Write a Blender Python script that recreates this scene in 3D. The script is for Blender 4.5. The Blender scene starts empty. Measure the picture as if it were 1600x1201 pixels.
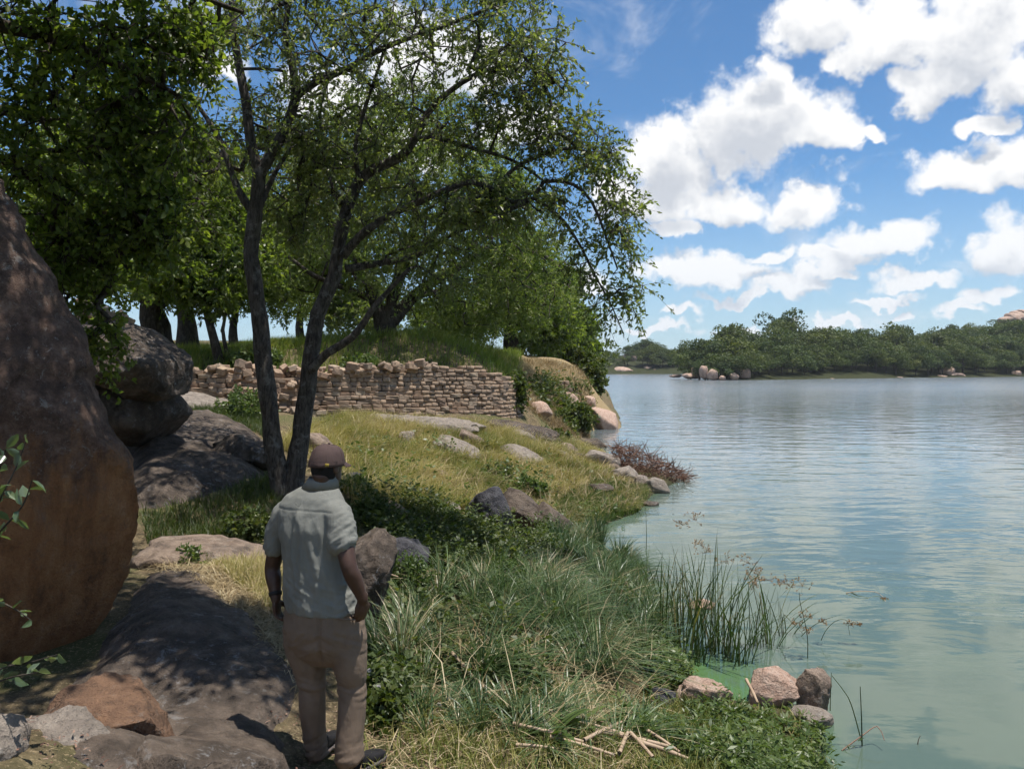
import bpy, bmesh, math, random
import numpy as np
from mathutils import Vector, Matrix, Euler, Quaternion

random.seed(7)
RNG = np.random.default_rng(11)
R = math.radians
SC = bpy.context.scene
COL = SC.collection
PI = math.pi

# ------------------------------------------------------------------ camera
FPX, HOR, CAMZ = 1200.0, 572.0, 3.0       # focal length and horizon row in photo pixels, eye height above the lake
cam_d = bpy.data.cameras.new('camera')
cam_d.sensor_width = 36.0
cam_d.lens = 36.0 * FPX / 1600.0
cam_d.shift_y = -(600.5 - HOR) / 1600.0
cam_d.clip_start = 0.05
cam_d.clip_end = 12000
cam = bpy.data.objects.new('camera', cam_d)
COL.objects.link(cam)
cam.location = (0, 0, CAMZ)
cam.rotation_euler = (R(90), 0, 0)
SC.camera = cam

# ------------------------------------------------------------------ light and exposure
SUN_DIR = Vector((0.22, -0.05, 0.97)).normalized()       # towards the sun
SUN_EL = math.asin(SUN_DIR.z)
SUN_AZ = math.atan2(SUN_DIR.x, SUN_DIR.y)
sun_d = bpy.data.lights.new('sun', 'SUN')
sun_d.energy = 5.0
sun_d.angle = R(0.53)
sun_d.color = (1.0, 0.95, 0.87)
sun = bpy.data.objects.new('sun', sun_d)
COL.objects.link(sun)
sun.rotation_euler = SUN_DIR.to_track_quat('Z', 'Y').to_euler()
SC.view_settings.view_transform = 'Standard'
SC.view_settings.look = 'None'
SC.view_settings.exposure = 0.42
SC.view_settings.gamma = 1.0
SC.view_settings.use_curve_mapping = False
cy = SC.cycles
cy.use_denoising = True
cy.use_adaptive_sampling = True
cy.adaptive_threshold = 0.025
cy.adaptive_min_samples = 12
cy.max_bounces = 8
cy.diffuse_bounces = 5
cy.glossy_bounces = 3
cy.transmission_bounces = 4
cy.transparent_max_bounces = 6
cy.caustics_reflective = False
cy.caustics_refractive = False
cy.sample_clamp_indirect = 6.0


class G:
    """tiny shorthand for node trees"""
    def __init__(self, tree):
        self.t = tree
    def n(self, typ, **kw):
        nd = self.t.nodes.new(typ)
        for k, v in kw.items():
            setattr(nd, k, v)
        return nd
    def put(self, sock, v):
        if isinstance(v, bpy.types.NodeSocket):
            self.t.links.new(v, sock)
        elif v is not None:
            sock.default_value = v
    def m(self, op, a, b=None, c=None, clamp=False):
        nd = self.n('ShaderNodeMath', operation=op, use_clamp=clamp)
        for i, v in enumerate((a, b, c)):
            if v is not None:
                self.put(nd.inputs[i], v)
        return nd.outputs[0]
    def vm(self, op, a, b=None, out=0):
        nd = self.n('ShaderNodeVectorMath', operation=op)
        self.put(nd.inputs[0], a)
        if b is not None:
            self.put(nd.inputs[3 if op == 'SCALE' else 1], b)
        return nd.outputs[out]
    def noise(self, vec, scale, detail=4, rough=0.55, dist=0.0, out=0, lac=2.0):
        nd = self.n('ShaderNodeTexNoise')
        self.put(nd.inputs['Vector'], vec)
        nd.inputs['Scale'].default_value = scale
        nd.inputs['Detail'].default_value = detail
        nd.inputs['Roughness'].default_value = rough
        nd.inputs['Distortion'].default_value = dist
        nd.inputs['Lacunarity'].default_value = lac
        return nd.outputs[out]
    def vor(self, vec, scale, feature='F1', out=0, rnd=1.0):
        nd = self.n('ShaderNodeTexVoronoi', feature=feature)
        self.put(nd.inputs['Vector'], vec)
        nd.inputs['Scale'].default_value = scale
        nd.inputs['Randomness'].default_value = rnd
        return nd.outputs[out]
    def sm(self, v, lo, hi, a=0.0, b=1.0):
        nd = self.n('ShaderNodeMapRange', interpolation_type='SMOOTHSTEP')
        self.put(nd.inputs[0], v)
        for i, x in zip((1, 2, 3, 4), (lo, hi, a, b)):
            self.put(nd.inputs[i], x)
        return nd.outputs[0]
    def mix(self, f, a, b, blend='MIX'):
        nd = self.n('ShaderNodeMix', data_type='RGBA', blend_type=blend)
        self.put(nd.inputs[0], f)
        for s, v in ((nd.inputs[6], a), (nd.inputs[7], b)):
            if isinstance(v, (tuple, list)):
                v = tuple(v) + (1,) if len(v) == 3 else v
            self.put(s, v)
        return nd.outputs[2]
    def ramp(self, f, stops):
        nd = self.n('ShaderNodeValToRGB')
        cr = nd.color_ramp
        while len(cr.elements) < len(stops):
            cr.elements.new(0.5)
        for e, (p, c) in zip(cr.elements, stops):
            e.position = p
            e.color = tuple(c) + (1,)
        self.put(nd.inputs[0], f)
        return nd.outputs[0]
    def xyz(self, v):
        nd = self.n('ShaderNodeSeparateXYZ')
        self.put(nd.inputs[0], v)
        return nd.outputs
    def comb(self, x, y, z):
        nd = self.n('ShaderNodeCombineXYZ')
        for i, v in enumerate((x, y, z)):
            self.put(nd.inputs[i], v)
        return nd.outputs[0]


# ------------------------------------------------------------------ world: daylight sky with fair-weather cumulus
# clouds: (azimuth, elevation, half width, half height) written from their rows and columns, in radians
def sky_pos(px, py):
    u, v = (px - 800) / FPX, (HOR - py) / FPX
    return math.atan2(u, 1), math.atan2(v, math.hypot(u, 1))
CLOUDS = [  # column, row, half width, half height
    (1195, 205, 118, 92), (1206, 118, 34, 48), (1290, 228, 72, 44), (1345, 232, 34, 20),
    (1050, 262, 92, 78), (1020, 318, 90, 50), (1138, 318, 92, 46), (1255, 325, 62, 46), (1060, 362, 45, 22),
    (1285, 30, 90, 62), (1400, 70, 120, 60), (1530, 55, 125, 95), (1432, 140, 52, 44), (1600, 120, 80, 60),
    (1510, 270, 112, 44), (1600, 262, 90, 50), (1375, 378, 95, 38), (1318, 408, 66, 24),
    (1110, 428, 130, 34), (1232, 455, 82, 26), (1435, 442, 78, 24), (1575, 395, 75, 62), (1545, 190, 40, 26),
    (1068, 491, 32, 10), (1232, 502, 24, 11), (1308, 499, 26, 12), (1398, 496, 20, 10), (1500, 491, 48, 14), (1030, 515, 70, 12),
    (812, 205, 82, 50), (690, 110, 120, 60), (335, 105, 56, 44), (520, 160, 90, 50), (640, 230, 90, 45), (900, 440, 70, 26), (1160, 520, 60, 8), (960, 300, 40, 30), (1200, 400, 70, 20), (1150, 470, 60, 12), (1370, 470, 60, 10), (1560, 470, 60, 16), (1290, 430, 60, 14), (1130, 230, 70, 60), (1480, 120, 60, 50), (1340, 90, 60, 40)]
world = bpy.data.worlds.new('World')
SC.world = world
world.use_nodes = True
wt = world.node_tree
wt.nodes.clear()

g = G(wt)
tc = g.n('ShaderNodeTexCoord').outputs['Generated']
def hat(v):
    return g.vm('SUBTRACT', v, (0.5, 0.5, 0.5))
dw = g.vm('ADD', tc, g.vm('SCALE', hat(g.noise(tc, 9.0, 3, 0.6, out=1)), 0.085))
dw = g.vm('ADD', dw, g.vm('SCALE', hat(g.noise(tc, 34.0, 3, 0.6, out=1)), 0.040))
x, y, z = g.xyz(dw)
az = g.m('ARCTAN2', x, y)
el = g.m('ARCSINE', g.m('MINIMUM', g.m('MAXIMUM', z, -1.0), 1.0))
def heap(p):
    """distance field of the cumulus heaps: rounded above, flat below"""
    best = None
    for (cx, cy_, hw, hh) in CLOUDS:
        a0, e0 = sky_pos(cx, cy_)
        ra, re = hw / FPX * math.cos(a0) ** 2, hh / FPX * math.cos(a0)
        nd = g.n('ShaderNodeVectorMath', operation='MULTIPLY_ADD')
        g.put(nd.inputs[0], p)
        nd.inputs[1].default_value = (1 / ra, 1 / re, 1.5 / re)
        nd.inputs[2].default_value = (-a0 / ra, -e0 / re, 1.5 * e0 / re)
        v = g.vm('MAXIMUM', nd.outputs[0], (-1e6, 0, 0))
        r = g.vm('LENGTH', v, out=1)
        best = r if best is None else g.m('SMOOTH_MIN', best, r, 0.15)
    return g.m('SUBTRACT', 1.0, best)
h0 = heap(g.comb(az, el, g.m('MULTIPLY', el, -1.0)))
el1 = g.m('ADD', el, 0.030)
h1 = heap(g.comb(g.m('ADD', az, 0.010), el1, g.m('MULTIPLY', el1, -1.0)))
# the rest of the sky dome carries the same kind of clouds, laid out as a flat layer
xo, yo, zz = g.xyz(tc)
inv = g.m('DIVIDE', 1.0, g.m('ADD', g.m('MAXIMUM', zz, 0.0), 0.12))
lay = g.comb(g.m('MULTIPLY', xo, inv), g.m('MULTIPLY', yo, inv), 3.7)
layer = g.m('MULTIPLY', g.m('SUBTRACT', g.noise(lay, 1.15, 4, 0.55), 0.53), 5.0)
azo = g.m('ABSOLUTE', g.m('SUBTRACT', g.m('ARCTAN2', xo, yo), 0.05))
outside = g.m('MAXIMUM', g.sm(azo, 0.58, 0.8), g.sm(zz, 0.44, 0.58))
layer = g.m('SUBTRACT', layer, g.m('MULTIPLY', g.m('SUBTRACT', 1.0, outside), 3.0))
fine = g.m('ADD', g.m('MULTIPLY', g.m('SUBTRACT', g.noise(tc, 22.0, 7, 0.66), 0.5), 1.5), 0.08)
fine_up = g.m('MULTIPLY', g.m('SUBTRACT', g.noise(g.vm('ADD', tc, (0.006, 0, 0.014)), 22.0, 4, 0.6), 0.5), 1.25)
d0 = g.m('ADD', g.m('MAXIMUM', h0, layer), fine)
d1 = g.m('ADD', g.m('MAXIMUM', h1, layer), fine_up)
veil = g.noise(g.vm('MULTIPLY', tc, (1.0, 1.0, 2.2)), 5.5, 6, 0.62, 0.8)
veil = g.m('MULTIPLY', g.sm(veil, 0.50, 0.80), g.sm(zz, 0.03, 0.12, 0.75, 0.5))
alpha = g.m('MAXIMUM', g.sm(d0, -0.06, 0.46), veil)
shade = g.sm(g.m('SUBTRACT', d1, g.m('MULTIPLY', fine, 0.5)), 0.0, 0.85)
white = g.mix(shade, (1.10, 1.10, 1.10), (0.66, 0.70, 0.77))
white = g.mix(g.sm(zz, 0.0, 0.25, 0.40, 0.0), white, (0.62, 0.74, 0.90))
sky = g.n('ShaderNodeTexSky', sky_type='NISHITA', sun_disc=False)
sky.sun_elevation = SUN_EL
sky.sun_rotation = SUN_AZ
sky.altitude = 1000
sky.air_density = 1.0
sky.dust_density = 0.3
sky.ozone_density = 1.6
bg_sky, bg_cloud = g.n('ShaderNodeBackground'), g.n('ShaderNodeBackground')
g.put(bg_sky.inputs[0], g.mix(g.sm(zz, 0.0, 0.26, 0.62, 0.0), g.mix(1.0, sky.outputs[0], (0.57, 0.80, 0.94), 'MULTIPLY'), (3.6, 4.5, 5.3)))
bg_sky.inputs[1].default_value = 0.112
g.put(bg_cloud.inputs[0], white)
bg_cloud.inputs[1].default_value = 0.72
mixs = g.n('ShaderNodeMixShader')
g.put(mixs.inputs[0], g.m('MULTIPLY', alpha, g.sm(zz, -0.01, 0.03)))
g.put(mixs.inputs[1], bg_sky.outputs[0])
g.put(mixs.inputs[2], bg_cloud.outputs[0])
wo = g.n('ShaderNodeOutputWorld')
g.put(wo.inputs[0], mixs.outputs[0])
world.cycles.sampling_method = 'MANUAL'
world.cycles.sample_map_resolution = 512

# ------------------------------------------------------------------ helpers
def W(px, py, D):
    """the world point seen at photo column px, row py when it stands D metres ahead"""
    return np.array([(px - 800) / FPX * D, D, CAMZ + (HOR - py) / FPX * D])

def tag(o, label=None, cat=None, group=None, kind=None):
    for k, v in (('label', label), ('category', cat), ('group', group), ('kind', kind)):
        if v:
            o[k] = v
    return o

def empty(name, loc, label=None, cat=None, group=None, rz=0.0):
    o = bpy.data.objects.new(name, None)
    o.empty_display_size = 0.1
    o.location = tuple(loc)
    o.rotation_euler = (0, 0, rz)
    COL.objects.link(o)
    return tag(o, label, cat, group)

def np_mesh(name, V, faces, mat=None, smooth=False, var=None, mats=None, midx=None):
    """mesh from numpy arrays; faces = list of (n,k) index arrays; var = optional point attribute"""
    if not isinstance(faces, (list, tuple)):
        faces = [faces]
    faces = [np.asarray(f, np.int32) for f in faces if len(f)]
    V = np.asarray(V, np.float32)
    me = bpy.data.meshes.new(name)
    me.vertices.add(len(V))
    me.vertices.foreach_set('co', V.ravel())
    idx = np.concatenate([f.ravel() for f in faces])
    tot = np.concatenate([np.full(len(f), f.shape[1], np.int32) for f in faces])
    start = np.concatenate([[0], np.cumsum(tot)[:-1]]).astype(np.int32)
    me.loops.add(len(idx))
    me.loops.foreach_set('vertex_index', idx)
    me.polygons.add(len(tot))
    me.polygons.foreach_set('loop_start', start)
    if smooth:
        me.polygons.foreach_set('use_smooth', np.ones(len(tot), bool))
    if midx is not None:
        me.polygons.foreach_set('material_index', np.asarray(midx, np.int32))
    me.update(calc_edges=True)
    if var is not None:
        at = me.attributes.new('var', 'FLOAT', 'POINT')
        at.data.foreach_set('value', np.asarray(var, np.float32))
    if mat is not None:
        me.materials.append(mat)
    for m_ in (mats or []):
        me.materials.append(m_)
    return me

def add(name, me, parent=None, loc=None):
    o = bpy.data.objects.new(name, me)
    COL.objects.link(o)
    if parent is not None:
        o.parent = parent
        # part meshes are written in world coordinates: take the parent's place off again
        mw, p_ = Matrix.Identity(4), parent
        while p_ is not None:
            mw = p_.matrix_parent_inverse @ p_.matrix_basis @ mw
            p_ = p_.parent
        o.matrix_parent_inverse = mw.inverted()
    if loc is not None:
        o.location = tuple(loc)
    return o

# --- vectorised gradient noise
_pr = np.random.default_rng(5)
PERM = np.concatenate([_pr.permutation(256)] * 3).astype(np.int64)
GRAD = _pr.normal(size=(256, 3))
GRAD /= np.linalg.norm(GRAD, axis=1)[:, None]
def pnoise(P):
    P = np.asarray(P, float)
    I = np.floor(P).astype(np.int64)
    F = P - I
    I &= 255
    U = F * F * F * (F * (F * 6 - 15) + 10)
    out = np.zeros(len(P))
    for dx in (0, 1):
        wx = U[:, 0] if dx else 1 - U[:, 0]
        for dy in (0, 1):
            wy = U[:, 1] if dy else 1 - U[:, 1]
            for dz in (0, 1):
                wz = U[:, 2] if dz else 1 - U[:, 2]
                h = PERM[PERM[PERM[(I[:, 0] + dx) & 255] + ((I[:, 1] + dy) & 255)] + ((I[:, 2] + dz) & 255)]
                out += wx * wy * wz * ((F - (dx, dy, dz)) * GRAD[h]).sum(1)
    return out * 1.5
def fbm(P, octv=4, gain=0.5):
    P = np.asarray(P, float)
    s, a, f = np.zeros(len(P)), 1.0, 1.0
    for i in range(octv):
        s += a * pnoise(P * f + 17.3 * i)
        a *= gain
        f *= 2.03
    return s
def sstep(x, a, b):
    t = np.clip((x - a) / (b - a), 0, 1)
    return t * t * (3 - 2 * t)
def nrm(v):
    v = np.asarray(v, float)
    return v / (np.linalg.norm(v, axis=-1, keepdims=True) + 1e-12)

# ------------------------------------------------------------------ materials
def material(name):
    m = bpy.data.materials.new(name)
    m.use_nodes = True
    t = m.node_tree
    t.nodes.clear()
    return m, G(t)
def finish(g, shader, disp=None):
    o = g.n('ShaderNodeOutputMaterial')
    g.put(o.inputs[0], shader)
    if disp is not None:
        g.put(o.inputs[2], disp)
def bsdf(g, col, rough=0.8, spec=0.3, normal=None, **kw):
    b = g.n('ShaderNodeBsdfPrincipled')
    if isinstance(col, (tuple, list)):
        col = tuple(col) + (1,)
    g.put(b.inputs['Base Color'], col)
    g.put(b.inputs['Roughness'], rough)
    g.put(b.inputs['Specular IOR Level'], spec)
    if normal is not None:
        g.put(b.inputs['Normal'], normal)
    for k, v in kw.items():
        g.put(b.inputs[k], v)
    return b.outputs[0]
def bump(g, h, strength=0.5, dist=0.02):
    nd = g.n('ShaderNodeBump')
    nd.inputs['Strength'].default_value = strength
    nd.inputs['Distance'].default_value = dist
    g.put(nd.inputs['Height'], h)
    return nd.outputs[0]
def pos(g):
    return g.n('ShaderNodeNewGeometry').outputs['Position']
def obj_co(g):
    return g.n('ShaderNodeTexCoord').outputs['Object']
def attr(g, name):
    nd = g.n('ShaderNodeAttribute')
    nd.attribute_name = name
    return nd.outputs['Fac']
def rnd_obj(g):
    return g.n('ShaderNodeObjectInfo').outputs['Random']

def leaf_mat(name, stops, rough=0.45, trans=0.35, spec=0.4, tint=(1.9, 2.0, 0.75), vary=False):
    """leaves and blades: colour by the attribute var, with light shining through"""
    m, g = material(name)
    c = g.ramp(attr(g, 'var'), stops)
    if vary:
        ob_ = rnd_obj(g)
        c = g.mix(1.0, c, g.ramp(ob_, [(0.0, (0.72, 0.80, 0.75)), (0.35, (1.0, 1.0, 0.9)), (0.7, (1.25, 1.12, 0.8)), (1.0, (0.85, 0.92, 1.0))]), 'MULTIPLY')
    b = bsdf(g, c, rough, spec)
    t = g.n('ShaderNodeBsdfTranslucent')
    g.put(t.inputs[0], g.mix(1.0, c, tint, 'MULTIPLY'))
    mx = g.n('ShaderNodeMixShader')
    mx.inputs[0].default_value = trans
    g.put(mx.inputs[1], b)
    g.put(mx.inputs[2], t.outputs[0])
    finish(g, mx.outputs[0])
    return m

def rock_mat(name, base, dark, light, lichen=(0.33, 0.33, 0.29), k_dark=0.5, k_lichen=0.35, scale=1.0, orange=None, stain_lo=0.42):
    m, g = material(name)
    p = obj_co(g)
    big = g.noise(p, 1.3 * scale, 5, 0.6)
    mid = g.noise(p, 6.0 * scale, 6, 0.65)
    grain = g.noise(p, 90.0, 3, 0.7)
    c = g.mix(g.sm(mid, 0.35, 0.68), base, light)
    if orange is not None:
        z = g.xyz(p)[2]
        zz = g.m('ADD', z, g.m('MULTIPLY', g.m('SUBTRACT', g.noise(g.vm('MULTIPLY', p, (1.6, 1.6, 0.8)), 1.5, 8, 0.7), 0.5), 3.0))
        oc = g.mix(g.sm(g.noise(g.vm('MULTIPLY', p, (1, 1, .45)), 5.0, 8, 0.75), 0.40, 0.62), orange[0], orange[1])
        oc = g.mix(g.m('MULTIPLY', g.sm(g.noise(p, 9.0, 7, 0.75), 0.52, 0.66), .55), oc, (0.20, 0.15, 0.115))
        c = g.mix(g.sm(zz, orange[2], orange[3]), oc, c)
    st = g.sm(g.noise(g.vm('MULTIPLY', p, (2.2, 2.2, 0.7)), 1.7 * scale, 6, 0.68), stain_lo, stain_lo + 0.22)
    c = g.mix(g.m('MULTIPLY', st, k_dark), c, dark)
    li = g.sm(g.noise(p, 11.0 * scale, 7, 0.76, 0.4), 0.55, 0.62)
    li = g.m('MULTIPLY', li, g.sm(big, 0.4, 0.6))
    c = g.mix(g.m('MULTIPLY', li, k_lichen), c, lichen)
    c = g.mix(0.45, c, g.mix(grain, (0.2, 0.2, 0.2), (0.85, 0.83, 0.82)), 'OVERLAY')
    h = g.m('ADD', g.m('MULTIPLY', mid, 1.0), g.m('MULTIPLY', grain, 0.18))
    cr = g.sm(g.vor(g.vm('ADD', p, g.vm('SCALE', g.noise(p, 3.0, 4, 0.6, out=1), 0.35)), 1.7 * scale, 'DISTANCE_TO_EDGE'), 0.0, 0.02)
    h = g.m('ADD', h, g.m('MULTIPLY', g.m('MULTIPLY', cr, g.sm(big, 0.5, 0.62)), 0.16))
    h = g.m('ADD', h, g.m('MULTIPLY', g.noise(p, 24.0 * scale, 6, 0.7), 0.45))
    fleck = g.vor(p, 55.0, 'F1')
    c = g.mix(g.sm(fleck, 0.10, 0.28, 0.35, 0.0), c, (0.02, 0.018, 0.017))
    finish(g, bsdf(g, c, 0.82, 0.25, bump(g, h, 0.95, 0.04)))
    return m

M = {}
M['boulder_orange'] = rock_mat('orange_stained_granite', (0.135, 0.085, 0.060), (0.038, 0.028, 0.023), (0.20, 0.135, 0.10), (0.20, 0.19, 0.17), 0.75, 0.55, 0.9,
                               orange=((0.30, 0.128, 0.050), (0.185, 0.086, 0.042), 1.35, 1.60), stain_lo=0.47)
def great_mat():
    m, g = material('lichen_and_orange_granite')
    p = obj_co(g)
    n1 = g.noise(p, 2.6, 10, 0.72)
    n2 = g.noise(p, 9.0, 10, 0.78)
    n3 = g.noise(p, 34.0, 8, 0.75)
    up = g.ramp(n2, [(0.30, (0.045, 0.030, 0.025)), (0.45, (0.110, 0.070, 0.054)), (0.57, (0.180, 0.118, 0.090)), (0.70, (0.26, 0.20, 0.165))])
    up = g.mix(g.m('MULTIPLY', g.sm(n1, 0.47, 0.60), 0.7), up, (0.060, 0.043, 0.037))
    lich = g.m('MULTIPLY', g.sm(g.noise(p, 15.0, 9, 0.8, 0.5), 0.56, 0.62), g.sm(n1, 0.36, 0.52))
    up = g.mix(g.m('MULTIPLY', lich, 0.7), up, (0.26, 0.245, 0.225))
    st = g.noise(g.vm('MULTIPLY', p, (3.4, 3.4, 0.55)), 2.0, 9, 0.72)
    lo = g.ramp(st, [(0.32, (0.105, 0.055, 0.030)), (0.46, (0.255, 0.122, 0.054)), (0.58, (0.335, 0.172, 0.080)), (0.72, (0.38, 0.245, 0.15))])
    lo = g.mix(g.m('MULTIPLY', g.sm(n2, 0.50, 0.66), 0.5), lo, (0.175, 0.120, 0.085))
    lo = g.mix(g.m('MULTIPLY', g.sm(n3, 0.62, 0.70), 0.8), lo, (0.035, 0.022, 0.016))
    zz = g.m('ADD', g.xyz(p)[2], g.m('MULTIPLY', g.m('SUBTRACT', g.noise(g.vm('MULTIPLY', p, (2.6, 2.6, 0.7)), 1.6, 9, 0.72), 0.5), 2.0))
    zz = g.m('ADD', zz, g.m('MULTIPLY', g.m('SUBTRACT', n3, 0.5), 0.25))
    c = g.mix(g.sm(zz, 1.25, 1.75), lo, up)
    c = g.mix(0.5, c, g.mix(g.noise(p, 110.0, 3, 0.7), (0.2, 0.2, 0.2), (0.85, 0.83, 0.82)), 'OVERLAY')
    fl = g.vor(p, 70.0, 'F1')
    c = g.mix(g.sm(fl, 0.08, 0.25, 0.4, 0.0), c, (0.02, 0.016, 0.014))
    h = g.m('ADD', g.m('ADD', g.m('MULTIPLY', n1, 1.2), g.m('MULTIPLY', n2, 0.8)), g.m('MULTIPLY', n3, 0.3))
    finish(g, bsdf(g, c, 0.85, 0.2, bump(g, h, 1.0, 0.06)))
    return m
M['boulder_great'] = great_mat()
M['rock_rust'] = rock_mat('rust_stained_granite', (0.150, 0.088, 0.056), (0.045, 0.032, 0.025), (0.22, 0.128, 0.078), (0.24, 0.22, 0.19), 0.65, 0.5, 2.2, stain_lo=0.47)
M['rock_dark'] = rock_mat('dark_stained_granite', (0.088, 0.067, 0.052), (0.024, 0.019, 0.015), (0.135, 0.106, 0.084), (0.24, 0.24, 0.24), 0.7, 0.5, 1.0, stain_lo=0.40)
M['rock_grey'] = rock_mat('grey_granite', (0.185, 0.155, 0.130), (0.060, 0.050, 0.043), (0.28, 0.24, 0.20), (0.36, 0.36, 0.33), 0.6, 0.35, 1.3, stain_lo=0.48)
M['rock_brown'] = rock_mat('brown_granite', (0.17, 0.125, 0.095), (0.045, 0.036, 0.032), (0.26, 0.20, 0.155), (0.30, 0.29, 0.26), 0.65, 0.35, 1.3, stain_lo=0.46)
M['rock_pink'] = rock_mat('fresh_pink_granite', (0.37, 0.245, 0.185), (0.12, 0.068, 0.048), (0.47, 0.35, 0.28), (0.45, 0.43, 0.40), 0.55, 0.25, 2.0, stain_lo=0.53)
M['rock_black'] = rock_mat('black_washed_granite', (0.050, 0.048, 0.055), (0.016, 0.016, 0.018), (0.085, 0.084, 0.092), (0.17, 0.18, 0.20), 0.5, 0.35, 1.4, stain_lo=0.45)
M['rock_far'] = rock_mat('far_granite', (0.36, 0.245, 0.185), (0.12, 0.085, 0.07), (0.45, 0.34, 0.27), (0.4, 0.38, 0.34), 0.6, 0.3, 0.16, stain_lo=0.46)

def stone_mat():
    m, g = material('dry_stone_granite')
    p = pos(g)
    r = rnd_obj(g)
    c = g.ramp(r, [(0.0, (0.25, 0.172, 0.118)), (0.3, (0.33, 0.245, 0.175)), (0.6, (0.275, 0.182, 0.125)), (0.85, (0.39, 0.305, 0.225)), (1.0, (0.21, 0.158, 0.12))])
    n1 = g.noise(p, 7.0, 6, 0.68)
    c = g.mix(g.m('MULTIPLY', g.sm(n1, 0.45, 0.68), 0.55), c, (0.12, 0.085, 0.06))
    n2 = g.noise(p, 1.1, 4, 0.6)
    c = g.mix(g.m('MULTIPLY', g.sm(n2, 0.50, 0.62), 0.45), c, (0.16, 0.125, 0.10))
    c = g.mix(0.4, c, g.mix(g.noise(p, 60.0, 3, 0.7), (0.2, 0.2, 0.2), (0.85, 0.83, 0.82)), 'OVERLAY')
    finish(g, bsdf(g, c, 0.85, 0.2, bump(g, g.m('ADD', n1, g.m('MULTIPLY', g.noise(p, 40.0, 4, 0.6), 0.4)), 0.6, 0.03)))
    return m
M['stone'] = stone_mat()

def bark_mat(name, a, b_, sc=1.0, lich=0.4):
    m, g = material(name)
    p = pos(g)
    s = g.vm('MULTIPLY', p, (1.0, 1.0, 0.28))
    n = g.noise(s, 26.0 * sc, 6, 0.7)
    c = g.mix(g.sm(n, 0.35, 0.65), a, b_)
    li = g.sm(g.noise(p, 7.0 * sc, 5, 0.7), 0.54, 0.64)
    c = g.mix(g.m('MULTIPLY', li, lich), c, (0.24, 0.235, 0.22))
    finish(g, bsdf(g, c, 0.9, 0.15, bump(g, n, 0.9, 0.03)))
    return m
M['bark'] = bark_mat('grey_bark', (0.034, 0.028, 0.024), (0.105, 0.090, 0.078))
M['bark_dark'] = bark_mat('dark_bark', (0.032, 0.026, 0.021), (0.085, 0.070, 0.056), 0.6, 0.25)

M['leaf_main'] = leaf_mat('grey_green_leaves', [(0, (0.075, 0.100, 0.032)), (0.5, (0.115, 0.142, 0.052)), (0.85, (0.155, 0.178, 0.072)), (1, (0.20, 0.21, 0.10))], 0.42, 0.50, 0.55)
M['leaf_feather'] = leaf_mat('feathery_yellow_green_leaves', [(0, (0.080, 0.118, 0.030)), (0.5, (0.128, 0.168, 0.042)), (1, (0.195, 0.220, 0.060))], 0.5, 0.46, 0.35, (1.5, 1.65, 0.8))
M['leaf_dark'] = leaf_mat('dark_green_leaves', [(0, (0.055, 0.085, 0.020)), (0.6, (0.100, 0.140, 0.030)), (1, (0.18, 0.215, 0.050))], 0.42, 0.52, 0.45)
M['leaf_far'] = leaf_mat('far_tree_leaves', [(0, (0.034, 0.054, 0.020)), (0.5, (0.062, 0.090, 0.032)), (1, (0.11, 0.135, 0.046))], 0.6, 0.22, 0.25, vary=True)
M['leaf_herb'] = leaf_mat('fresh_herb_leaves', [(0, (0.042, 0.074, 0.020)), (0.5, (0.086, 0.128, 0.034)), (1, (0.155, 0.19, 0.06))], 0.42, 0.35, 0.45, (1.5, 1.6, 0.8))
M['leaf_shrub'] = leaf_mat('low_shrub_leaves', [(0, (0.034, 0.052, 0.014)), (0.6, (0.066, 0.092, 0.024)), (1, (0.125, 0.135, 0.045))], 0.5, 0.32, 0.4)
M['leaf_glossy'] = leaf_mat('glossy_grey_green_leaves', [(0, (0.065, 0.10, 0.045)), (1, (0.13, 0.17, 0.10))], 0.30, 0.25, 0.7)
M['grass'] = leaf_mat('long_meadow_grass', [(0, (0.105, 0.140, 0.034)), (0.35, (0.205, 0.215, 0.060)), (0.6, (0.34, 0.30, 0.11)), (1, (0.52, 0.44, 0.24))], 0.6, 0.35, 0.25, (1.2, 1.2, 0.7))
M['grass_green'] = leaf_mat('tall_green_grass', [(0, (0.085, 0.130, 0.028)), (0.5, (0.16, 0.205, 0.048)), (1, (0.28, 0.27, 0.10))], 0.6, 0.40, 0.25)
M['grass_dry'] = leaf_mat('dry_straw', [(0, (0.20, 0.145, 0.078)), (0.5, (0.34, 0.265, 0.150)), (1, (0.52, 0.44, 0.29))], 0.7, 0.25, 0.2, (1.1, 1.0, 0.8))
M['sedge'] = leaf_mat('blue_green_sedge', [(0, (0.034, 0.070, 0.026)), (0.5, (0.078, 0.128, 0.046)), (0.85, (0.145, 0.195, 0.082)), (1, (0.36, 0.30, 0.18))], 0.38, 0.28, 0.55, (1.1, 1.2, 0.8))
M['reed'] = leaf_mat('lake_reed', [(0, (0.022, 0.044, 0.014)), (0.55, (0.060, 0.095, 0.026)), (0.8, (0.12, 0.135, 0.045)), (1, (0.26, 0.17, 0.085))], 0.45, 0.25, 0.4)
M['seedhead'] = leaf_mat('brown_sedge_flower', [(0, (0.16, 0.085, 0.035)), (1, (0.36, 0.22, 0.10))], 0.8, 0.25, 0.2, (1.1, 1, 0.8))
M['twig'] = leaf_mat('dead_twigs', [(0, (0.075, 0.040, 0.030)), (0.6, (0.165, 0.090, 0.065)), (1, (0.27, 0.185, 0.14))], 0.85, 0.0, 0.15)
M['cane'] = leaf_mat('cut_reed_cane', [(0, (0.22, 0.14, 0.09)), (0.5, (0.38, 0.28, 0.195)), (1, (0.55, 0.46, 0.36))], 0.6, 0.0, 0.3)
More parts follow.
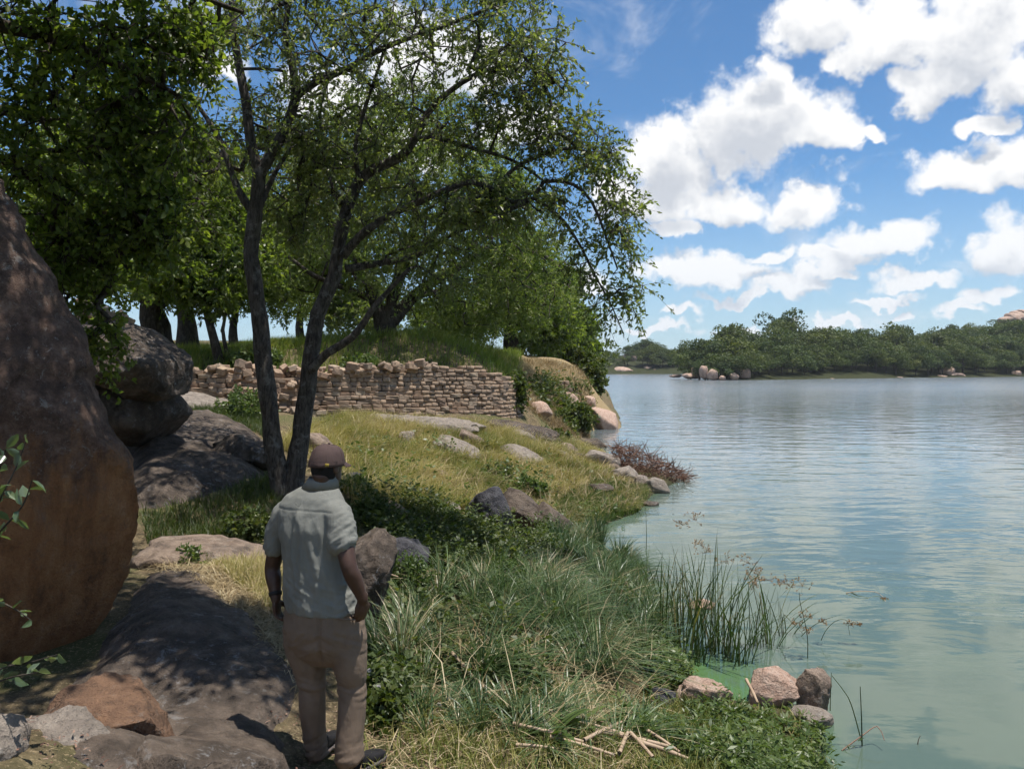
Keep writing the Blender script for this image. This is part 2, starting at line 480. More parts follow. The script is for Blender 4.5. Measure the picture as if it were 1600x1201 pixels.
M['petal'] = leaf_mat('white_petals', [(0, (0.62, 0.60, 0.60)), (1, (0.8, 0.78, 0.78))], 0.7, 0.3, 0.2, (1, 1, 1))

# ------------------------------------------------------------------ terrain
SHORE = [(2.5, -30), (3.4, 0), (2.75, 4.6), (2.39, 5.73), (2.62, 6.6), (1.95, 7.0), (1.55, 7.4), (1.62, 8.4), (1.80, 10.0), (1.65, 12.3), (1.20, 13.7), (2.0, 14.9),
         (2.63, 15.8), (3.2, 17.7), (4.4, 20.2), (4.1, 22.5), (3.2, 25.0), (2.85, 28), (3.4, 34), (4.1, 37), (5.2, 37.2), (5.6, 40), (7.0, 52), (8.2, 68)]
LAKE = SHORE + [(11, 95), (15, 128), (24, 230), (31, 292), (50, 300), (72, 304), (84, 300), (70, 240), (46, 182), (40, 166), (48, 164), (60, 172), (79, 188), (110, 203),
                (150, 222), (230, 250), (420, 300), (900, 200), (900, -600), (2.5, -600)]
CTRL = [(500, 1190, 4.35), (300, 1190, 4.0), (100, 1150, 3.6), (300, 1000, 5.2), (250, 905, 6.8), (400, 905, 7.0), (420, 1000, 5.6), (350, 1100, 4.6),
        (700, 1195, 4.5), (900, 1195, 4.7), (1100, 1195, 5.1), (1000, 1130, 6.0), (800, 1080, 5.7), (600, 1055, 5.7), (620, 955, 7.2), (750, 955, 7.5),
        (900, 955, 8.2), (1000, 985, 8.35), (700, 880, 9.5), (850, 890, 10.5), (560, 835, 9.5), (440, 772, 10.0), (300, 830, 9.0), (250, 750, 10.3), (200, 690, 12.0),
        (300, 640, 15.5), (600, 755, 13.0), (700, 785, 13.0), (900, 780, 16.0), (800, 725, 17.5), (620, 692, 17.0), (700, 668, 20.0), (500, 652, 19.0),
        (400, 645, 18.0), (300, 618, 19.0), (850, 682, 23.0), (900, 695, 25.0), (950, 715, 22.5), (985, 735, 20.5),
        (300, 614, 20.2), (430, 640, 20.0), (500, 648, 20.6), (650, 653, 21.6), (780, 656, 22.6), (820, 656, 24.0),
        (290, 585, 21.8), (420, 592, 21.8), (500, 582, 22.4), (650, 575, 23.6), (760, 580, 24.6), (800, 592, 26.5),
        (300, 553, 28), (500, 550, 30), (650, 552, 33), (760, 556, 35), (850, 570, 35), (900, 580, 38), (912, 592, 41), (880, 628, 34), (900, 645, 35.5),
        (300, 537, 42), (500, 538, 42), (700, 545, 48), (840, 563, 54), (900, 578, 58), (150, 1078, 4.75), (0, 1105, 4.55), (230, 1120, 4.45), (820, 567, 38), (860, 573, 42), (800, 562, 42), (830, 567, 47), (780, 562, 30), (820, 576, 31)]
cp = [tuple(W(*c)) for c in CTRL] + [(x, y, 0.0) for x, y in SHORE if 0 < y < 70]
cp += [(4.2, 6, -.8), (5, 9, -1.1), (3.2, 8, -.5), (4.5, 13, -1.1), (6, 17, -1.3), (8, 21, -1.5), (7, 27, -1.2), (9, 33, -1.6), (10, 40, -1.6), (13, 55, -2), (6.5, 2, -1.2),
       (0, 0, 1.4), (-3, .8, 1.75), (2.0, 2.2, .55), (-7, -3, 2.2), (0, -5, 1.8), (-8, 4, 2.1), (-9, 10, 2.3), (-10, 15, 2.8), (-14, 22, 3.3), (-20, 30, 4.2), (-22, 10, 3.6),
       (-20, 48, 4.6), (-6, 60, 4.4), (-14, -8, 2.6)]
CPN = np.array(cp)
def _k(r2):
    return 0.5 * r2 * np.log(r2 + 1e-9)
def tps_fit(P, lam=0.02):
    n = len(P)
    d2 = ((P[:, None, :2] - P[None, :, :2]) ** 2).sum(-1)
    A = np.zeros((n + 3, n + 3))
    A[:n, :n] = _k(d2) + lam * np.eye(n)
    A[:n, n] = A[n, :n] = 1
    A[:n, n + 1:n + 3] = P[:, :2]
    A[n + 1:n + 3, :n] = P[:, :2].T
    b = np.zeros(n + 3)
    b[:n] = P[:, 2]
    return np.linalg.solve(A, b)
TPS = tps_fit(CPN)
def tps(x, y):
    out = np.empty(len(x))
    for i in range(0, len(x), 20000):
        X = np.stack([x[i:i + 20000], y[i:i + 20000]], 1)
        d2 = ((X[:, None] - CPN[None, :, :2]) ** 2).sum(-1)
        out[i:i + 20000] = _k(d2) @ TPS[:-3] + TPS[-3] + X @ TPS[-2:]
    return out
LP = np.array(LAKE)
def lake_sd(x, y):
    """signed distance to the lake outline, positive on land"""
    best = np.full(len(x), 1e9)
    ins = np.zeros(len(x), bool)
    n = len(LP)
    for i in range(n):
        a, b = LP[i], LP[(i + 1) % n]
        e = b - a
        t = np.clip(((x - a[0]) * e[0] + (y - a[1]) * e[1]) / (e @ e), 0, 1)
        best = np.minimum(best, np.hypot(x - a[0] - t * e[0], y - a[1] - t * e[1]))
        c = ((a[1] > y) != (b[1] > y)) & (x < (b[0] - a[0]) * (y - a[1]) / (b[1] - a[1] + 1e-12) + a[0])
        ins ^= c
    return np.where(ins, -best, best)
def H(x, y, rough=True):
    x, y = np.atleast_1d(np.asarray(x, float)), np.atleast_1d(np.asarray(y, float))
    sd = lake_sd(x, y)
    far = np.where(sd > 0, 4.2 * (1 - np.exp(-sd / 11.0)) + 0.012 * sd.clip(0, 400), np.maximum(-3.0, sd * 0.18))
    hill = 11.0 * np.exp(-(((x - 190) / 42) ** 2 + ((y - 275) / 34) ** 2)) + 8.0 * np.exp(-(((x - 60) / 15) ** 2 + ((y - 336) / 18) ** 2)) + 3.0 * np.exp(-(((x - 80) / 24) ** 2 + ((y - 215) / 16) ** 2))
    far = far + hill * (sd > 0) * sstep(sd, 0, 14)
    rr = np.hypot((x + 3) / 0.62, y - 24)
    w = sstep(rr, 36, 50)
    near = np.zeros(len(x))
    k = w < 1
    near[k] = tps(x[k], y[k])
    near = np.where(sd < 0, np.minimum(near, -0.02 + np.maximum(sd * 0.5, -0.25)), np.maximum(near, 0.015 + np.minimum(sd * 0.10, 0.06)))
    z = near * (1 - w) + far * w
    if rough:
        P = np.stack([x, y, 0 * x], 1)
        amp = sstep(sd, 0.0, 1.2)
        z = z + amp * (0.05 * fbm(P * 1.1, 4) + 0.018 * fbm(P * 5 + 9, 3)) * (1 + 12 * w)
    return z
def H1(x, y):
    return float(Hq([x], [y])[0])

def graded(lo, hi, step, outer_lo, outer_hi, grow=1.13):
    mid = list(np.arange(lo, hi, step))
    a, s = [], step
    v = lo
    while v > outer_lo:
        s *= grow
        v -= s
        a.append(v)
    b, s, v = [], step, mid[-1]
    while v < outer_hi:
        s *= grow
        v += s
        b.append(v)
    return np.array(a[::-1] + mid + b)
gx = graded(-6.0, 5.5, 0.11, -5000, 5000)
gy = graded(3.0, 25.0, 0.12, -2500, 5000)
GX, GY = np.meshgrid(gx, gy)
hz = H(GX.ravel(), GY.ravel())
nx, ny = len(gx), len(gy)
ii = np.arange(nx * ny).reshape(ny, nx)
quads = np.stack([ii[:-1, :-1].ravel(), ii[:-1, 1:].ravel(), ii[1:, 1:].ravel(), ii[1:, :-1].ravel()], 1)

def Hq(x, y):
    """height read off the ground mesh"""
    x, y = np.atleast_1d(np.asarray(x, float)), np.atleast_1d(np.asarray(y, float))
    i, j = np.clip(np.searchsorted(gx, x) - 1, 0, nx - 2), np.clip(np.searchsorted(gy, y) - 1, 0, ny - 2)
    u, v = (x - gx[i]) / (gx[i + 1] - gx[i]), (y - gy[j]) / (gy[j + 1] - gy[j])
    Z = hz.reshape(ny, nx)
    return Z[j, i] * (1 - u) * (1 - v) + Z[j, i + 1] * u * (1 - v) + Z[j + 1, i] * (1 - u) * v + Z[j + 1, i + 1] * u * v

def ground_mat():
    m, g = material('earth_and_litter')
    p = pos(g)
    n1, n2, n3 = g.noise(p, 0.9, 6, 0.6), g.noise(p, 7.0, 7, 0.68), g.noise(p, 45.0, 5, 0.7)
    c = g.mix(g.sm(n2, 0.35, 0.65), (0.075, 0.060, 0.036), (0.165, 0.125, 0.075))
    c = g.mix(g.m('MULTIPLY', g.sm(n1, 0.42, 0.6), 0.75), c, (0.070, 0.080, 0.028))
    c = g.mix(g.m('MULTIPLY', g.sm(n3, 0.52, 0.66), 0.7), c, (0.33, 0.255, 0.155))
    z = g.xyz(p)[2]
    zn = g.m('ADD', z, g.m('MULTIPLY', g.m('SUBTRACT', n2, 0.5), 0.12))
    c = g.mix(g.sm(zn, 0.0, 0.10), (0.030, 0.032, 0.018), c)
    hd = g.vm('LENGTH', g.vm('MULTIPLY', g.vm('SUBTRACT', p, (3.2, 37.0, 2.5)), (0.30, 0.12, 0.2)), out=1)
    c = g.mix(g.m('MULTIPLY', g.sm(g.m('ADD', hd, g.m('MULTIPLY', g.m('SUBTRACT', n2, 0.5), .8)), 0.7, 1.1, 1.0, 0.0), .85), c, (0.30, 0.225, 0.125))
    far = g.sm(g.xyz(p)[1], 70, 100)
    c = g.mix(far, c, (0.035, 0.040, 0.018))
    finish(g, bsdf(g, c, 0.95, 0.1, bump(g, g.m('ADD', n2, g.m('MULTIPLY', n3, 0.5)), 0.9, 0.04)))
    return m
ground = add('ground', np_mesh('ground', np.stack([GX.ravel(), GY.ravel(), hz], 1), quads, ground_mat(), True))
ground['kind'] = 'structure'

# ------------------------------------------------------------------ lake
wx = graded(0.8, 6.0, 0.12, -0.5, 6000, 1.2)
wy = graded(3.5, 24.0, 0.14, -3000, 6000, 1.2)
WX, WY = np.meshgrid(wx, wy)
sdw = lake_sd(WX.ravel(), WY.ravel())
inlet = np.exp(-(((WX.ravel() - 2.0) / .7) ** 2 + ((WY.ravel() - 7.4) / .6) ** 2))
shallow = np.clip(np.exp(np.minimum(sdw, 0) / 0.35) * .5 + .8 * inlet, 0, 1) * (WY.ravel() < 45)
ii = np.arange(len(wx) * len(wy)).reshape(len(wy), len(wx))
wq = np.stack([ii[:-1, :-1].ravel(), ii[:-1, 1:].ravel(), ii[1:, 1:].ravel(), ii[1:, :-1].ravel()], 1)
def water_mat():
    m, g = material('green_lake_water')
    p = pos(g)
    sh = attr(g, 'var')
    nz = g.noise(p, 1.6, 5, 0.6)
    px_, py_, pz_ = g.xyz(p)
    # turbid green water near by, thicker with algae in the shallows
    deep = g.mix(g.sm(py_, 8.0, 45.0), (0.074, 0.106, 0.082), (0.15, 0.168, 0.190))  # far tone brightened: sky reflection painted into the base colour
    deep = g.mix(g.m('MULTIPLY', g.sm(g.noise(g.vm('MULTIPLY', p, (0.35, 1.0, 1)), 0.55, 5, 0.6), 0.4, 0.65), 0.35), deep, (0.090, 0.130, 0.098))
    al = g.m('MULTIPLY', sh, g.sm(nz, 0.25, 0.6, 0.35, 1.0))
    c = g.mix(g.sm(al, 0.2, 0.85), deep, (0.070, 0.135, 0.052))
    # ripples: long across the view, finer on top, calmer near the reeds
    q = g.vm('MULTIPLY', p, (0.42, 1.0, 1.0))
    w1 = g.noise(q, 1.25, 3, 0.45, 0.5)
    w2 = g.noise(g.vm('MULTIPLY', p, (0.6, 1.0, 1.0)), 6.0, 3, 0.5, 0.3)
    big = g.noise(g.vm('MULTIPLY', p, (0.10, 0.35, 1.0)), 0.12, 3, 0.5)
    h = g.m('ADD', g.m('MULTIPLY', w1, 1.0), g.m('MULTIPLY', w2, 0.07))
    amp = g.m('MULTIPLY', g.m('MULTIPLY', g.sm(py_, 5.0, 12.0, 0.35, 0.9), g.sm(py_, 14.0, 50.0, 1.0, 1.5)), g.sm(big, 0.35, 0.62, 0.6, 1.25))
    amp = g.m('MULTIPLY', amp, g.sm(sh, 0.15, 0.8, 1.0, 0.25))
    nrm_ = bump(g, g.m('MULTIPLY', h, amp), 0.42, 0.09)
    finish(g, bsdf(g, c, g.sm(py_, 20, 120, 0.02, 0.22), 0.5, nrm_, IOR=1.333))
    return m
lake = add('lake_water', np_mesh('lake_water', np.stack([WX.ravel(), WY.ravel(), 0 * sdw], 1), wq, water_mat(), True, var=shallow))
lake['kind'] = 'structure'

# ------------------------------------------------------------------ rocks
def ico(sub):
    bm = bmesh.new()
    bmesh.ops.create_icosphere(bm, subdivisions=sub, radius=1.0)
    V = np.array([v.co[:] for v in bm.verts])
    F = np.array([[v.index for v in f.verts] for f in bm.faces])
    bm.free()
    return V, F
ICO = {s: ico(s) for s in (2, 3, 4, 5)}
ROCKS = []      # (x, y, rx, ry) footprints, kept clear of grass
def rock_shape(size, seed, sub=4, cuts=14, cut=0.70, rough=0.20, fine=0.045, boxy=0.12):
    V, F = ICO[sub]
    rg = np.random.default_rng(seed)
    V = V.copy()
    if boxy:
        V = V / (np.abs(V) ** (2 + 4 * boxy)).sum(1, keepdims=True) ** (1 / (2 + 4 * boxy))
    V = V * (1 + rough * fbm(V * 1.1 + rg.uniform(0, 50, 3), 3))[:, None]
    for _ in range(cuts):
        n = nrm(rg.normal(size=3))
        dd = rg.uniform(cut, cut + 0.28)
        s = V @ n - dd
        V = V - np.where(s > 0, s * 0.88, 0)[:, None] * n
    V = (V - (V.max(0) + V.min(0)) / 2) / ((V.max(0) - V.min(0)) / 2)
    V = V * np.array(size)
    m = float(np.mean(size))
    nv = nrm(V / np.array(size) ** 2)
    V = V + nv * (fine * m * fbm(V / m * 4.0 + seed, 4) + 0.012 * m * fbm(V / m * 14 + seed, 2))[:, None]
    return V, F
def hit(px, py, d0, d1, n=240):
    """distance at which the sight line through a pixel meets the ground"""
    D = np.linspace(d0, d1, n)
    pz = CAMZ + (HOR - py) / FPX * D
    below = np.nonzero(pz < np.maximum(Hq((px - 800) / FPX * D, D), 0.0))[0]
    return float(D[below[0]]) if len(below) else None
def rock(px, py, D, size, label, mat='rock_grey', seed=1, rot=(0, 0, 0), name='rock', sub=4, group=None, foot=True, fit=True, **kw):
    if foot and fit:
        Dn = hit(px, py + 0.45 * size[2] / D * FPX, D * 0.7, D * 1.4)
        if Dn is not None and Dn > D * 0.71:
            size = tuple(s_ * Dn / D for s_ in size)
            D = Dn
    V, F = rock_shape(size, seed, sub, **kw)
    o = add(name, np_mesh(name, V, F, M[mat], True))
    o.location = tuple(W(px, py, D))
    o.rotation_euler = tuple(R(a) for a in rot)
    tag(o, label, 'boulder' if name == 'boulder' else 'rock', group)
    if foot:
        ROCKS.append((o.location.x, o.location.y, size[0] * 0.85, size[1] * 0.85))
    return o

# the great orange boulder on the left, built in level slices along its own outline
def great_boulder():
    edge = [(-260, -420), (-120, -260), (0, -170), (120, -100), (270, -12), (330, 12), (390, 38), (440, 62), (500, 94), (560, 122), (620, 150), (680, 172), (720, 190), (760, 199),
            (800, 205), (850, 211), (890, 207), (930, 194), (980, 166), (1020, 142), (1050, 118), (1078, 70), (1100, 0), (1125, -90), (1150, -200)]
    D0, cpx = 4.95, -330
    rows = np.array([e[0] for e in edge], float)
    ex = np.array([e[1] for e in edge], float)
    ex = ex - 24 * np.exp(-((rows - 760) / 300.0) ** 2)
    py = np.linspace(-255, 1148, 170)
    pe = np.interp(py, rows, ex)
    na = 190
    th = np.linspace(0, 2 * PI, na, endpoint=False)
    V = []
    x0 = (cpx - 800) / FPX * D0
    for yy, ee in zip(py, pe):
        zc = CAMZ + (HOR - yy) / FPX * D0
        rx = max((ee - cpx) / FPX * D0, 0.02)
        t = np.clip((yy - 300) / 800.0, -1, 1)
        ry = max(0.72 * (rx / 2.2) ** 0.7, 0.02)
        c, s = np.cos(th), np.sin(th)
        k = 2.0 / 3.2
        V.append(np.stack([x0 + rx * np.sign(c) * np.abs(c) ** k, D0 + 0.1 * t + ry * np.sign(s) * np.abs(s) ** k, np.full(na, zc)], 1))
    V = np.array(V)
    nr = len(py)
    ii = np.arange(nr * na).reshape(nr, na)
    V = V.reshape(-1, 3)
    c0 = V.mean(0)
    nv = nrm((V - c0) * np.array([1, 1.6, 0.6]))
    V = V + nv * (0.06 * fbm(V * 1.5 + 3, 3) + 0.030 * fbm(V * 6 + 8, 4) + .010 * fbm(V * 24, 4))[:, None]
    # flat joint faces, as split granite has
    for n_, d_ in (((.75, -.6, .28), .93), ((.55, -.75, -.35), .90), ((.15, -.98, .12), .86), ((.85, -.2, .45), .97), ((.7, -.55, -.45), .97)):
        n_ = nrm(n_)
        rel = (V - c0) @ n_
        cut = np.quantile(rel, d_)
        V = V - np.outer(np.maximum(rel - cut, 0) * .8, n_)
    # a broken ledge near the left edge and exfoliation steps
    led = fbm(V * np.array([1.2, 1.2, 0.8]) + 40, 2)
    V = V - nv * (0.04 * sstep(led, 0.10, 0.16))[:, None]
    q = np.stack([ii[:-1], np.roll(ii[:-1], -1, 1), np.roll(ii[1:], -1, 1), ii[1:]], -1).reshape(-1, 4)[:, ::-1]
    caps = [ii[0][None, ::1], ii[-1][None, ::-1]]
    org = np.array([x0, D0, CAMZ + (HOR - 1100) / FPX * D0])
    o = add('boulder', np_mesh('boulder', V - org, [q] + caps, M['boulder_great'], True))
    o.location = tuple(org)
    tag(o, 'huge orange-brown granite boulder filling the left edge beside the man', 'boulder')
great_boulder()
ROCKS.append((-4.6, 5.4, 2.3, 1.0))

B = 'boulder'
SLABS = []
def seg_dist(x, y, poly):
    best = np.full(len(x), 1e9)
    P = np.array(poly)
    for a, b in zip(P, np.roll(P, -1, 0)):
        e = b - a
        t = np.clip(((x - a[0]) * e[0] + (y - a[1]) * e[1]) / (e @ e), 0, 1)
        best = np.minimum(best, np.hypot(x - a[0] - t * e[0], y - a[1] - t * e[1]))
    return best
def inside(x, y, poly):
    ins = np.zeros(len(x), bool)
    for (x1, y1), (x2, y2) in zip(poly, list(poly[1:]) + [poly[0]]):
        ins ^= ((y1 > y) != (y2 > y)) & (x < (x2 - x1) * (y - y1) / (y2 - y1 + 1e-9) + x1)
    return ins
def slab(pix, label, mat, h, wd, seed, d0, d1, step=.035):
    """bedrock showing through the soil: follows the ground, stands proud by h"""
    poly = []
    for px, py in pix:
        D = hit(px, py, d0, d1) or d1
        poly.append(((px - 800) / FPX * D, D))
    pa = np.array(poly)
    xs, ys = np.arange(pa[:, 0].min() - .2, pa[:, 0].max() + .2, step), np.arange(pa[:, 1].min() - .2, pa[:, 1].max() + .2, step)
    X, Y = [a.ravel() for a in np.meshgrid(xs, ys)]
    P = np.stack([X, Y, 0 * X + seed], 1)
    sd = seg_dist(X, Y, poly) * np.where(inside(X, Y, poly), 1, -1) + .09 * fbm(P * 2.2, 3)
    up = sstep(sd, -.02, wd)
    ter = fbm(P * np.array([.9, .9, 1]) + 20, 3)
    step_ = .03 * (np.floor(ter * 5) / 5 - ter) * 2
    z = Hq(X, Y) - .06 + (h + .06) * up + up * (.05 * fbm(P * 1.7 + 5, 3) + .012 * fbm(P * 8, 3) + step_ * min(h * 6, 1))
    n, m = len(ys), len(xs)
    ii = np.arange(n * m).reshape(n, m)
    Q = np.stack([ii[:-1, :-1].ravel(), ii[:-1, 1:].ravel(), ii[1:, 1:].ravel(), ii[1:, :-1].ravel()], 1)
    Q = Q[(sd[Q] > -.06).any(1)]
    used = np.unique(Q)
    mp = np.full(n * m, -1)
    mp[used] = np.arange(len(used))
    V = np.stack([X, Y, z], 1)[used]
    org = V.mean(0)
    o = add('rock_slab', np_mesh('rock_slab', V - org, mp[Q], M[mat], True))
    o.location = tuple(org)
    tag(o, label, 'rock')
    o['kind'] = 'thing'
    SLABS.append(poly)
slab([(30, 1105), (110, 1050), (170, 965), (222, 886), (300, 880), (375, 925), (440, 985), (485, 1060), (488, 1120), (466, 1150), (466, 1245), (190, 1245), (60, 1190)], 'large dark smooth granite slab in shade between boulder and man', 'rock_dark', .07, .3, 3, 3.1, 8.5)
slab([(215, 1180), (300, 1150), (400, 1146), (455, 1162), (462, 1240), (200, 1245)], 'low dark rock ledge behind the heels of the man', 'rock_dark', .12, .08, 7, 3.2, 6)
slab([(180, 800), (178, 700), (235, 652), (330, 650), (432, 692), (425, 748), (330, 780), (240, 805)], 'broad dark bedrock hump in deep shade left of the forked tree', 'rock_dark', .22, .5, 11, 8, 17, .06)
slab([(270, 616), (395, 616), (400, 632), (340, 642), (275, 640)], 'flat grey rock slab just below the left part of the wall', 'rock_grey', .10, .3, 13, 12, 20, .08)
rock(210, 640, 11.3, (0.78, 0.9, 0.52), 'dark block of rock propping up the overhanging boulder', 'rock_dark', 22, (0, 8, 10), 'rock', 4, fit=False)
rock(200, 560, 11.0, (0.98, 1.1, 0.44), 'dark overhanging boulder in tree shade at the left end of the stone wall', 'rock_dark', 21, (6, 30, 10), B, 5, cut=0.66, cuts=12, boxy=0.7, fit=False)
rock(385, 712, 12.4, (0.55, 0.6, 0.30), 'dark rock close left of the forked tree stem, behind the whaleback', 'rock_dark', 6, (0, 16, 20), 'rock', 4, cut=0.66, fine=.06)
rock(492, 702, 11.6, (0.34, 0.35, 0.26), 'rounded brown rock right behind the forked tree trunk', 'rock_brown', 9, (0, 18, 30), 'rock', 4)
rock(332, 868, 8.0, (0.74, 0.52, 0.16), 'thin flat ledge of rock in the grass left of the man', 'rock_brown', 14, (4, 6, 12), 'rock', 4, boxy=0.6, cut=0.7)
rock(172, 1152, 3.95, (0.34, 0.28, 0.27), 'small orange-stained angular rock under the great boulder', 'rock_rust', 42, (0, 25, 20), 'rock', 5, boxy=0.3, cut=0.58, fine=.06, rough=.25, fit=False)
rock(90, 1196, 3.55, (0.33, 0.28, 0.22), 'grey speckled rock in dappled light at the bottom left', 'rock_grey', 47, (5, 18, -20), 'rock', 5, cut=0.62, fine=.06, fit=False)
rock(-22, 1175, 3.25, (0.15, 0.16, 0.17), 'pale sunlit rock cut off by the lower left corner', 'rock_grey', 52, (0, 10, 0), 'rock', 5, fit=False)
rock(572, 902, 6.7, (0.23, 0.30, 0.44), 'upright grey-brown boulder right beside the right arm of the man', 'rock_dark', 61, (0, 12, 20), B, 5, cut=0.7, fit=False)
rock(622, 866, 8.2, (0.29, 0.3, 0.19), 'dark smooth rock under the herbs right of the man', 'rock_black', 66, (0, 10, 40), 'rock', 4)
rock(768, 800, 12.8, (0.40, 0.38, 0.42), 'smooth black boulder with a wedge face in the grassy slope', 'rock_black', 72, (0, 34, 10), B, 5, cut=0.6, cuts=7)
rock(824, 812, 13.3, (0.60, 0.42, 0.33), 'left half of the split dark boulder at the water edge', 'rock_dark', 75, (0, 38, 0), B, 5, boxy=0.3)
rock(866, 826, 13.5, (0.48, 0.42, 0.30), 'right half of the split dark boulder, nearest the water', 'rock_dark', 77, (0, 44, 8), B, 5, boxy=0.2)
rock(556, 754, 9.6, (0.20, 0.22, 0.13), 'small dark rock next to the cap of the man', 'rock_black', 81, (0, 22, 0), 'rock', 4)
rock(598, 794, 9.8, (0.36, 0.3, 0.11), 'low brown rock half buried above the shoulder height bush', 'rock_brown', 83, (0, 14, 0), 'rock', 4)
rock(718, 702, 16.6, (0.62, 0.6, 0.16), 'long pale slab lying in the middle of the grassy slope', 'rock_grey', 91, (4, 19, 0), 'rock', 4)
rock(735, 690, 17.6, (0.33, 0.3, 0.21), 'brown angular block standing behind the long pale slab', 'rock_brown', 93, (0, 22, 12), 'rock', 4, boxy=0.5, cut=0.7)
rock(816, 712, 17.6, (0.58, 0.5, 0.18), 'grey slab sunk in grass right of the brown angular block', 'rock_grey', 95, (3, 20, 0), 'rock', 4)
rock(634, 688, 16.6, (0.17, 0.2, 0.22), 'small upright stone among grass below the wall', 'rock_grey', 97, (0, 10, 0), 'rock', 3)
rock(682, 742, 14.2, (0.25, 0.2, 0.13), 'small brown stone in tall grass right of the cap', 'rock_brown', 99, (0, 8, 0), 'rock', 3)
rock(655, 664, 20.2, (1.75, 0.9, 0.21), 'long flat pale slab along the foot of the stone wall', 'rock_grey', 103, (3, 2.5, 3), 'rock', 5, cut=0.8)
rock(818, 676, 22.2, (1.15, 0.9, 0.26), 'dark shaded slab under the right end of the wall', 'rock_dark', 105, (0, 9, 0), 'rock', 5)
rock(818, 684, 20.2, (0.42, 0.45, 0.18), 'rounded pale rock just below the dark shaded slab', 'rock_grey', 107, (0, 22, 0), 'rock', 4)
rock(857, 698, 21.4, (0.30, 0.3, 0.15), 'small dark rock downhill of the rounded pale rock', 'rock_dark', 109, (0, 16, 0), 'rock', 3)
rock(890, 705, 22.0, (0.34, 0.35, 0.22), 'brown rock in the row of shore rocks, farthest left', 'rock_brown', 111, (0, 18, 0), 'rock', 4)
rock(922, 694, 23.6, (0.52, 0.4, 0.18), 'flat dark rock at the head of the little cove', 'rock_dark', 113, (0, 2, 0), 'rock', 4)
rock(938, 720, 21.0, (0.56, 0.5, 0.28), 'wide grey shore rock left of the dead brush', 'rock_grey', 115, (0, 10, 0), 'rock', 4)
rock(976, 742, 19.4, (0.38, 0.4, 0.24), 'domed grey shore rock in front of the dead brush', 'rock_grey', 117, (0, 6, 0), 'rock', 4)
rock(1026, 760, 18.6, (0.34, 0.34, 0.22), 'angular grey rock at the waterline below the dead brush', 'rock_grey', 119, (0, 12, 0), 'rock', 4, boxy=0.4)
rock(1014, 787, 16.8, (0.24, 0.18, 0.05), 'flat stone barely above the water off the grassy point', 'rock_dark', 121, (0, 4, 0), 'rock', 3)
rock(944, 656, 37.4, (0.95, 0.95, 0.62), 'wedge-shaped granite boulder dipping into the lake at the promontory', 'rock_pink', 124, (0, 42, 0), B, 4, cut=0.62, boxy=0.4)
rock(921, 628, 36.6, (0.30, 0.3, 0.30), 'round pale stone perched above the wedge boulder', 'rock_pink', 126, (0, 0, 0), 'rock', 4)
rock(1098, 1086, 6.9, (0.25, 0.21, 0.17), 'rounded pink stone at the water edge, left of the pair', 'rock_pink', 131, (0, 4, 10), 'rock', 5, cut=0.56, cuts=16, rough=.25)
rock(1204, 1082, 6.75, (0.245, 0.22, 0.215), 'pink faceted stone in the shallows with a sloping face', 'rock_pink', 134, (6, -14, 18), 'rock', 5, cut=0.46, cuts=18, boxy=0.3, rough=.3)
rock(1266, 1086, 6.95, (0.165, 0.2, 0.255), 'brown jagged stone leaning on the pink faceted stone', 'rock_brown', 139, (0, 16, -10), 'rock', 5, cut=0.42, cuts=18, boxy=0.3, rough=.35)
rock(1268, 1118, 6.75, (0.19, 0.16, 0.07), 'low grey wet stone at the foot of the jagged stone', 'rock_grey', 143, (0, 6, 0), 'rock', 4)
rock(1096, 944, 9.6, (0.17, 0.14, 0.07), 'pale flat stone in the water among the reeds', 'rock_pink', 147, (0, 4, 0), 'rock', 4)
rock(1035, 1092, 6.6, (0.12, 0.12, 0.09), 'small black stone left of the rounded pink stone', 'rock_black', 149, (0, 0, 0), 'rock', 4)
rock(1002, 752, 19.0, (0.24, 0.26, 0.16), 'small pale rock wedged between the domed and the angular shore rocks', 'rock_grey', 151, (0, 10, 30), 'rock', 4)
rock(905, 716, 21.5, (0.26, 0.3, 0.15), 'low dark rock half sunk in grass left of the wide grey shore rock', 'rock_dark', 152, (0, 12, 50), 'rock', 4)
rock(958, 731, 20.4, (0.22, 0.24, 0.13), 'small brown rock between the wide and the domed shore rocks', 'rock_brown', 153, (0, 6, 10), 'rock', 4)
rock(872, 708, 21.6, (0.24, 0.26, 0.12), 'flat grey stone in grass above the shore rocks', 'rock_grey', 154, (0, 14, 0), 'rock', 4)
rock(940, 765, 17.4, (0.30, 0.3, 0.15), 'dark rock in the turf uphill of the flat wet stone', 'rock_dark', 155, (0, 12, 70), 'rock', 4)
rock(700, 790, 13.2, (0.24, 0.22, 0.12), 'grey stone in the grass left of the smooth black boulder', 'rock_grey', 156, (0, 10, 20), 'rock', 4)
rock(888, 628, 35.0, (0.55, 0.5, 0.42), 'tan boulder sticking out of the bank right of the ruined stub', 'rock_pink', 157, (0, 20, 30), 'rock', 4)
rock(905, 660, 35.5, (0.62, 0.5, 0.38), 'dark boulder at the foot of the promontory bank', 'rock_brown', 158, (0, 14, 60), 'rock', 4)
rock(846, 640, 32.0, (0.5, 0.5, 0.35), 'tan rock in the bank between wall end and ruined stub', 'rock_pink', 159, (0, 14, 10), 'rock', 4)
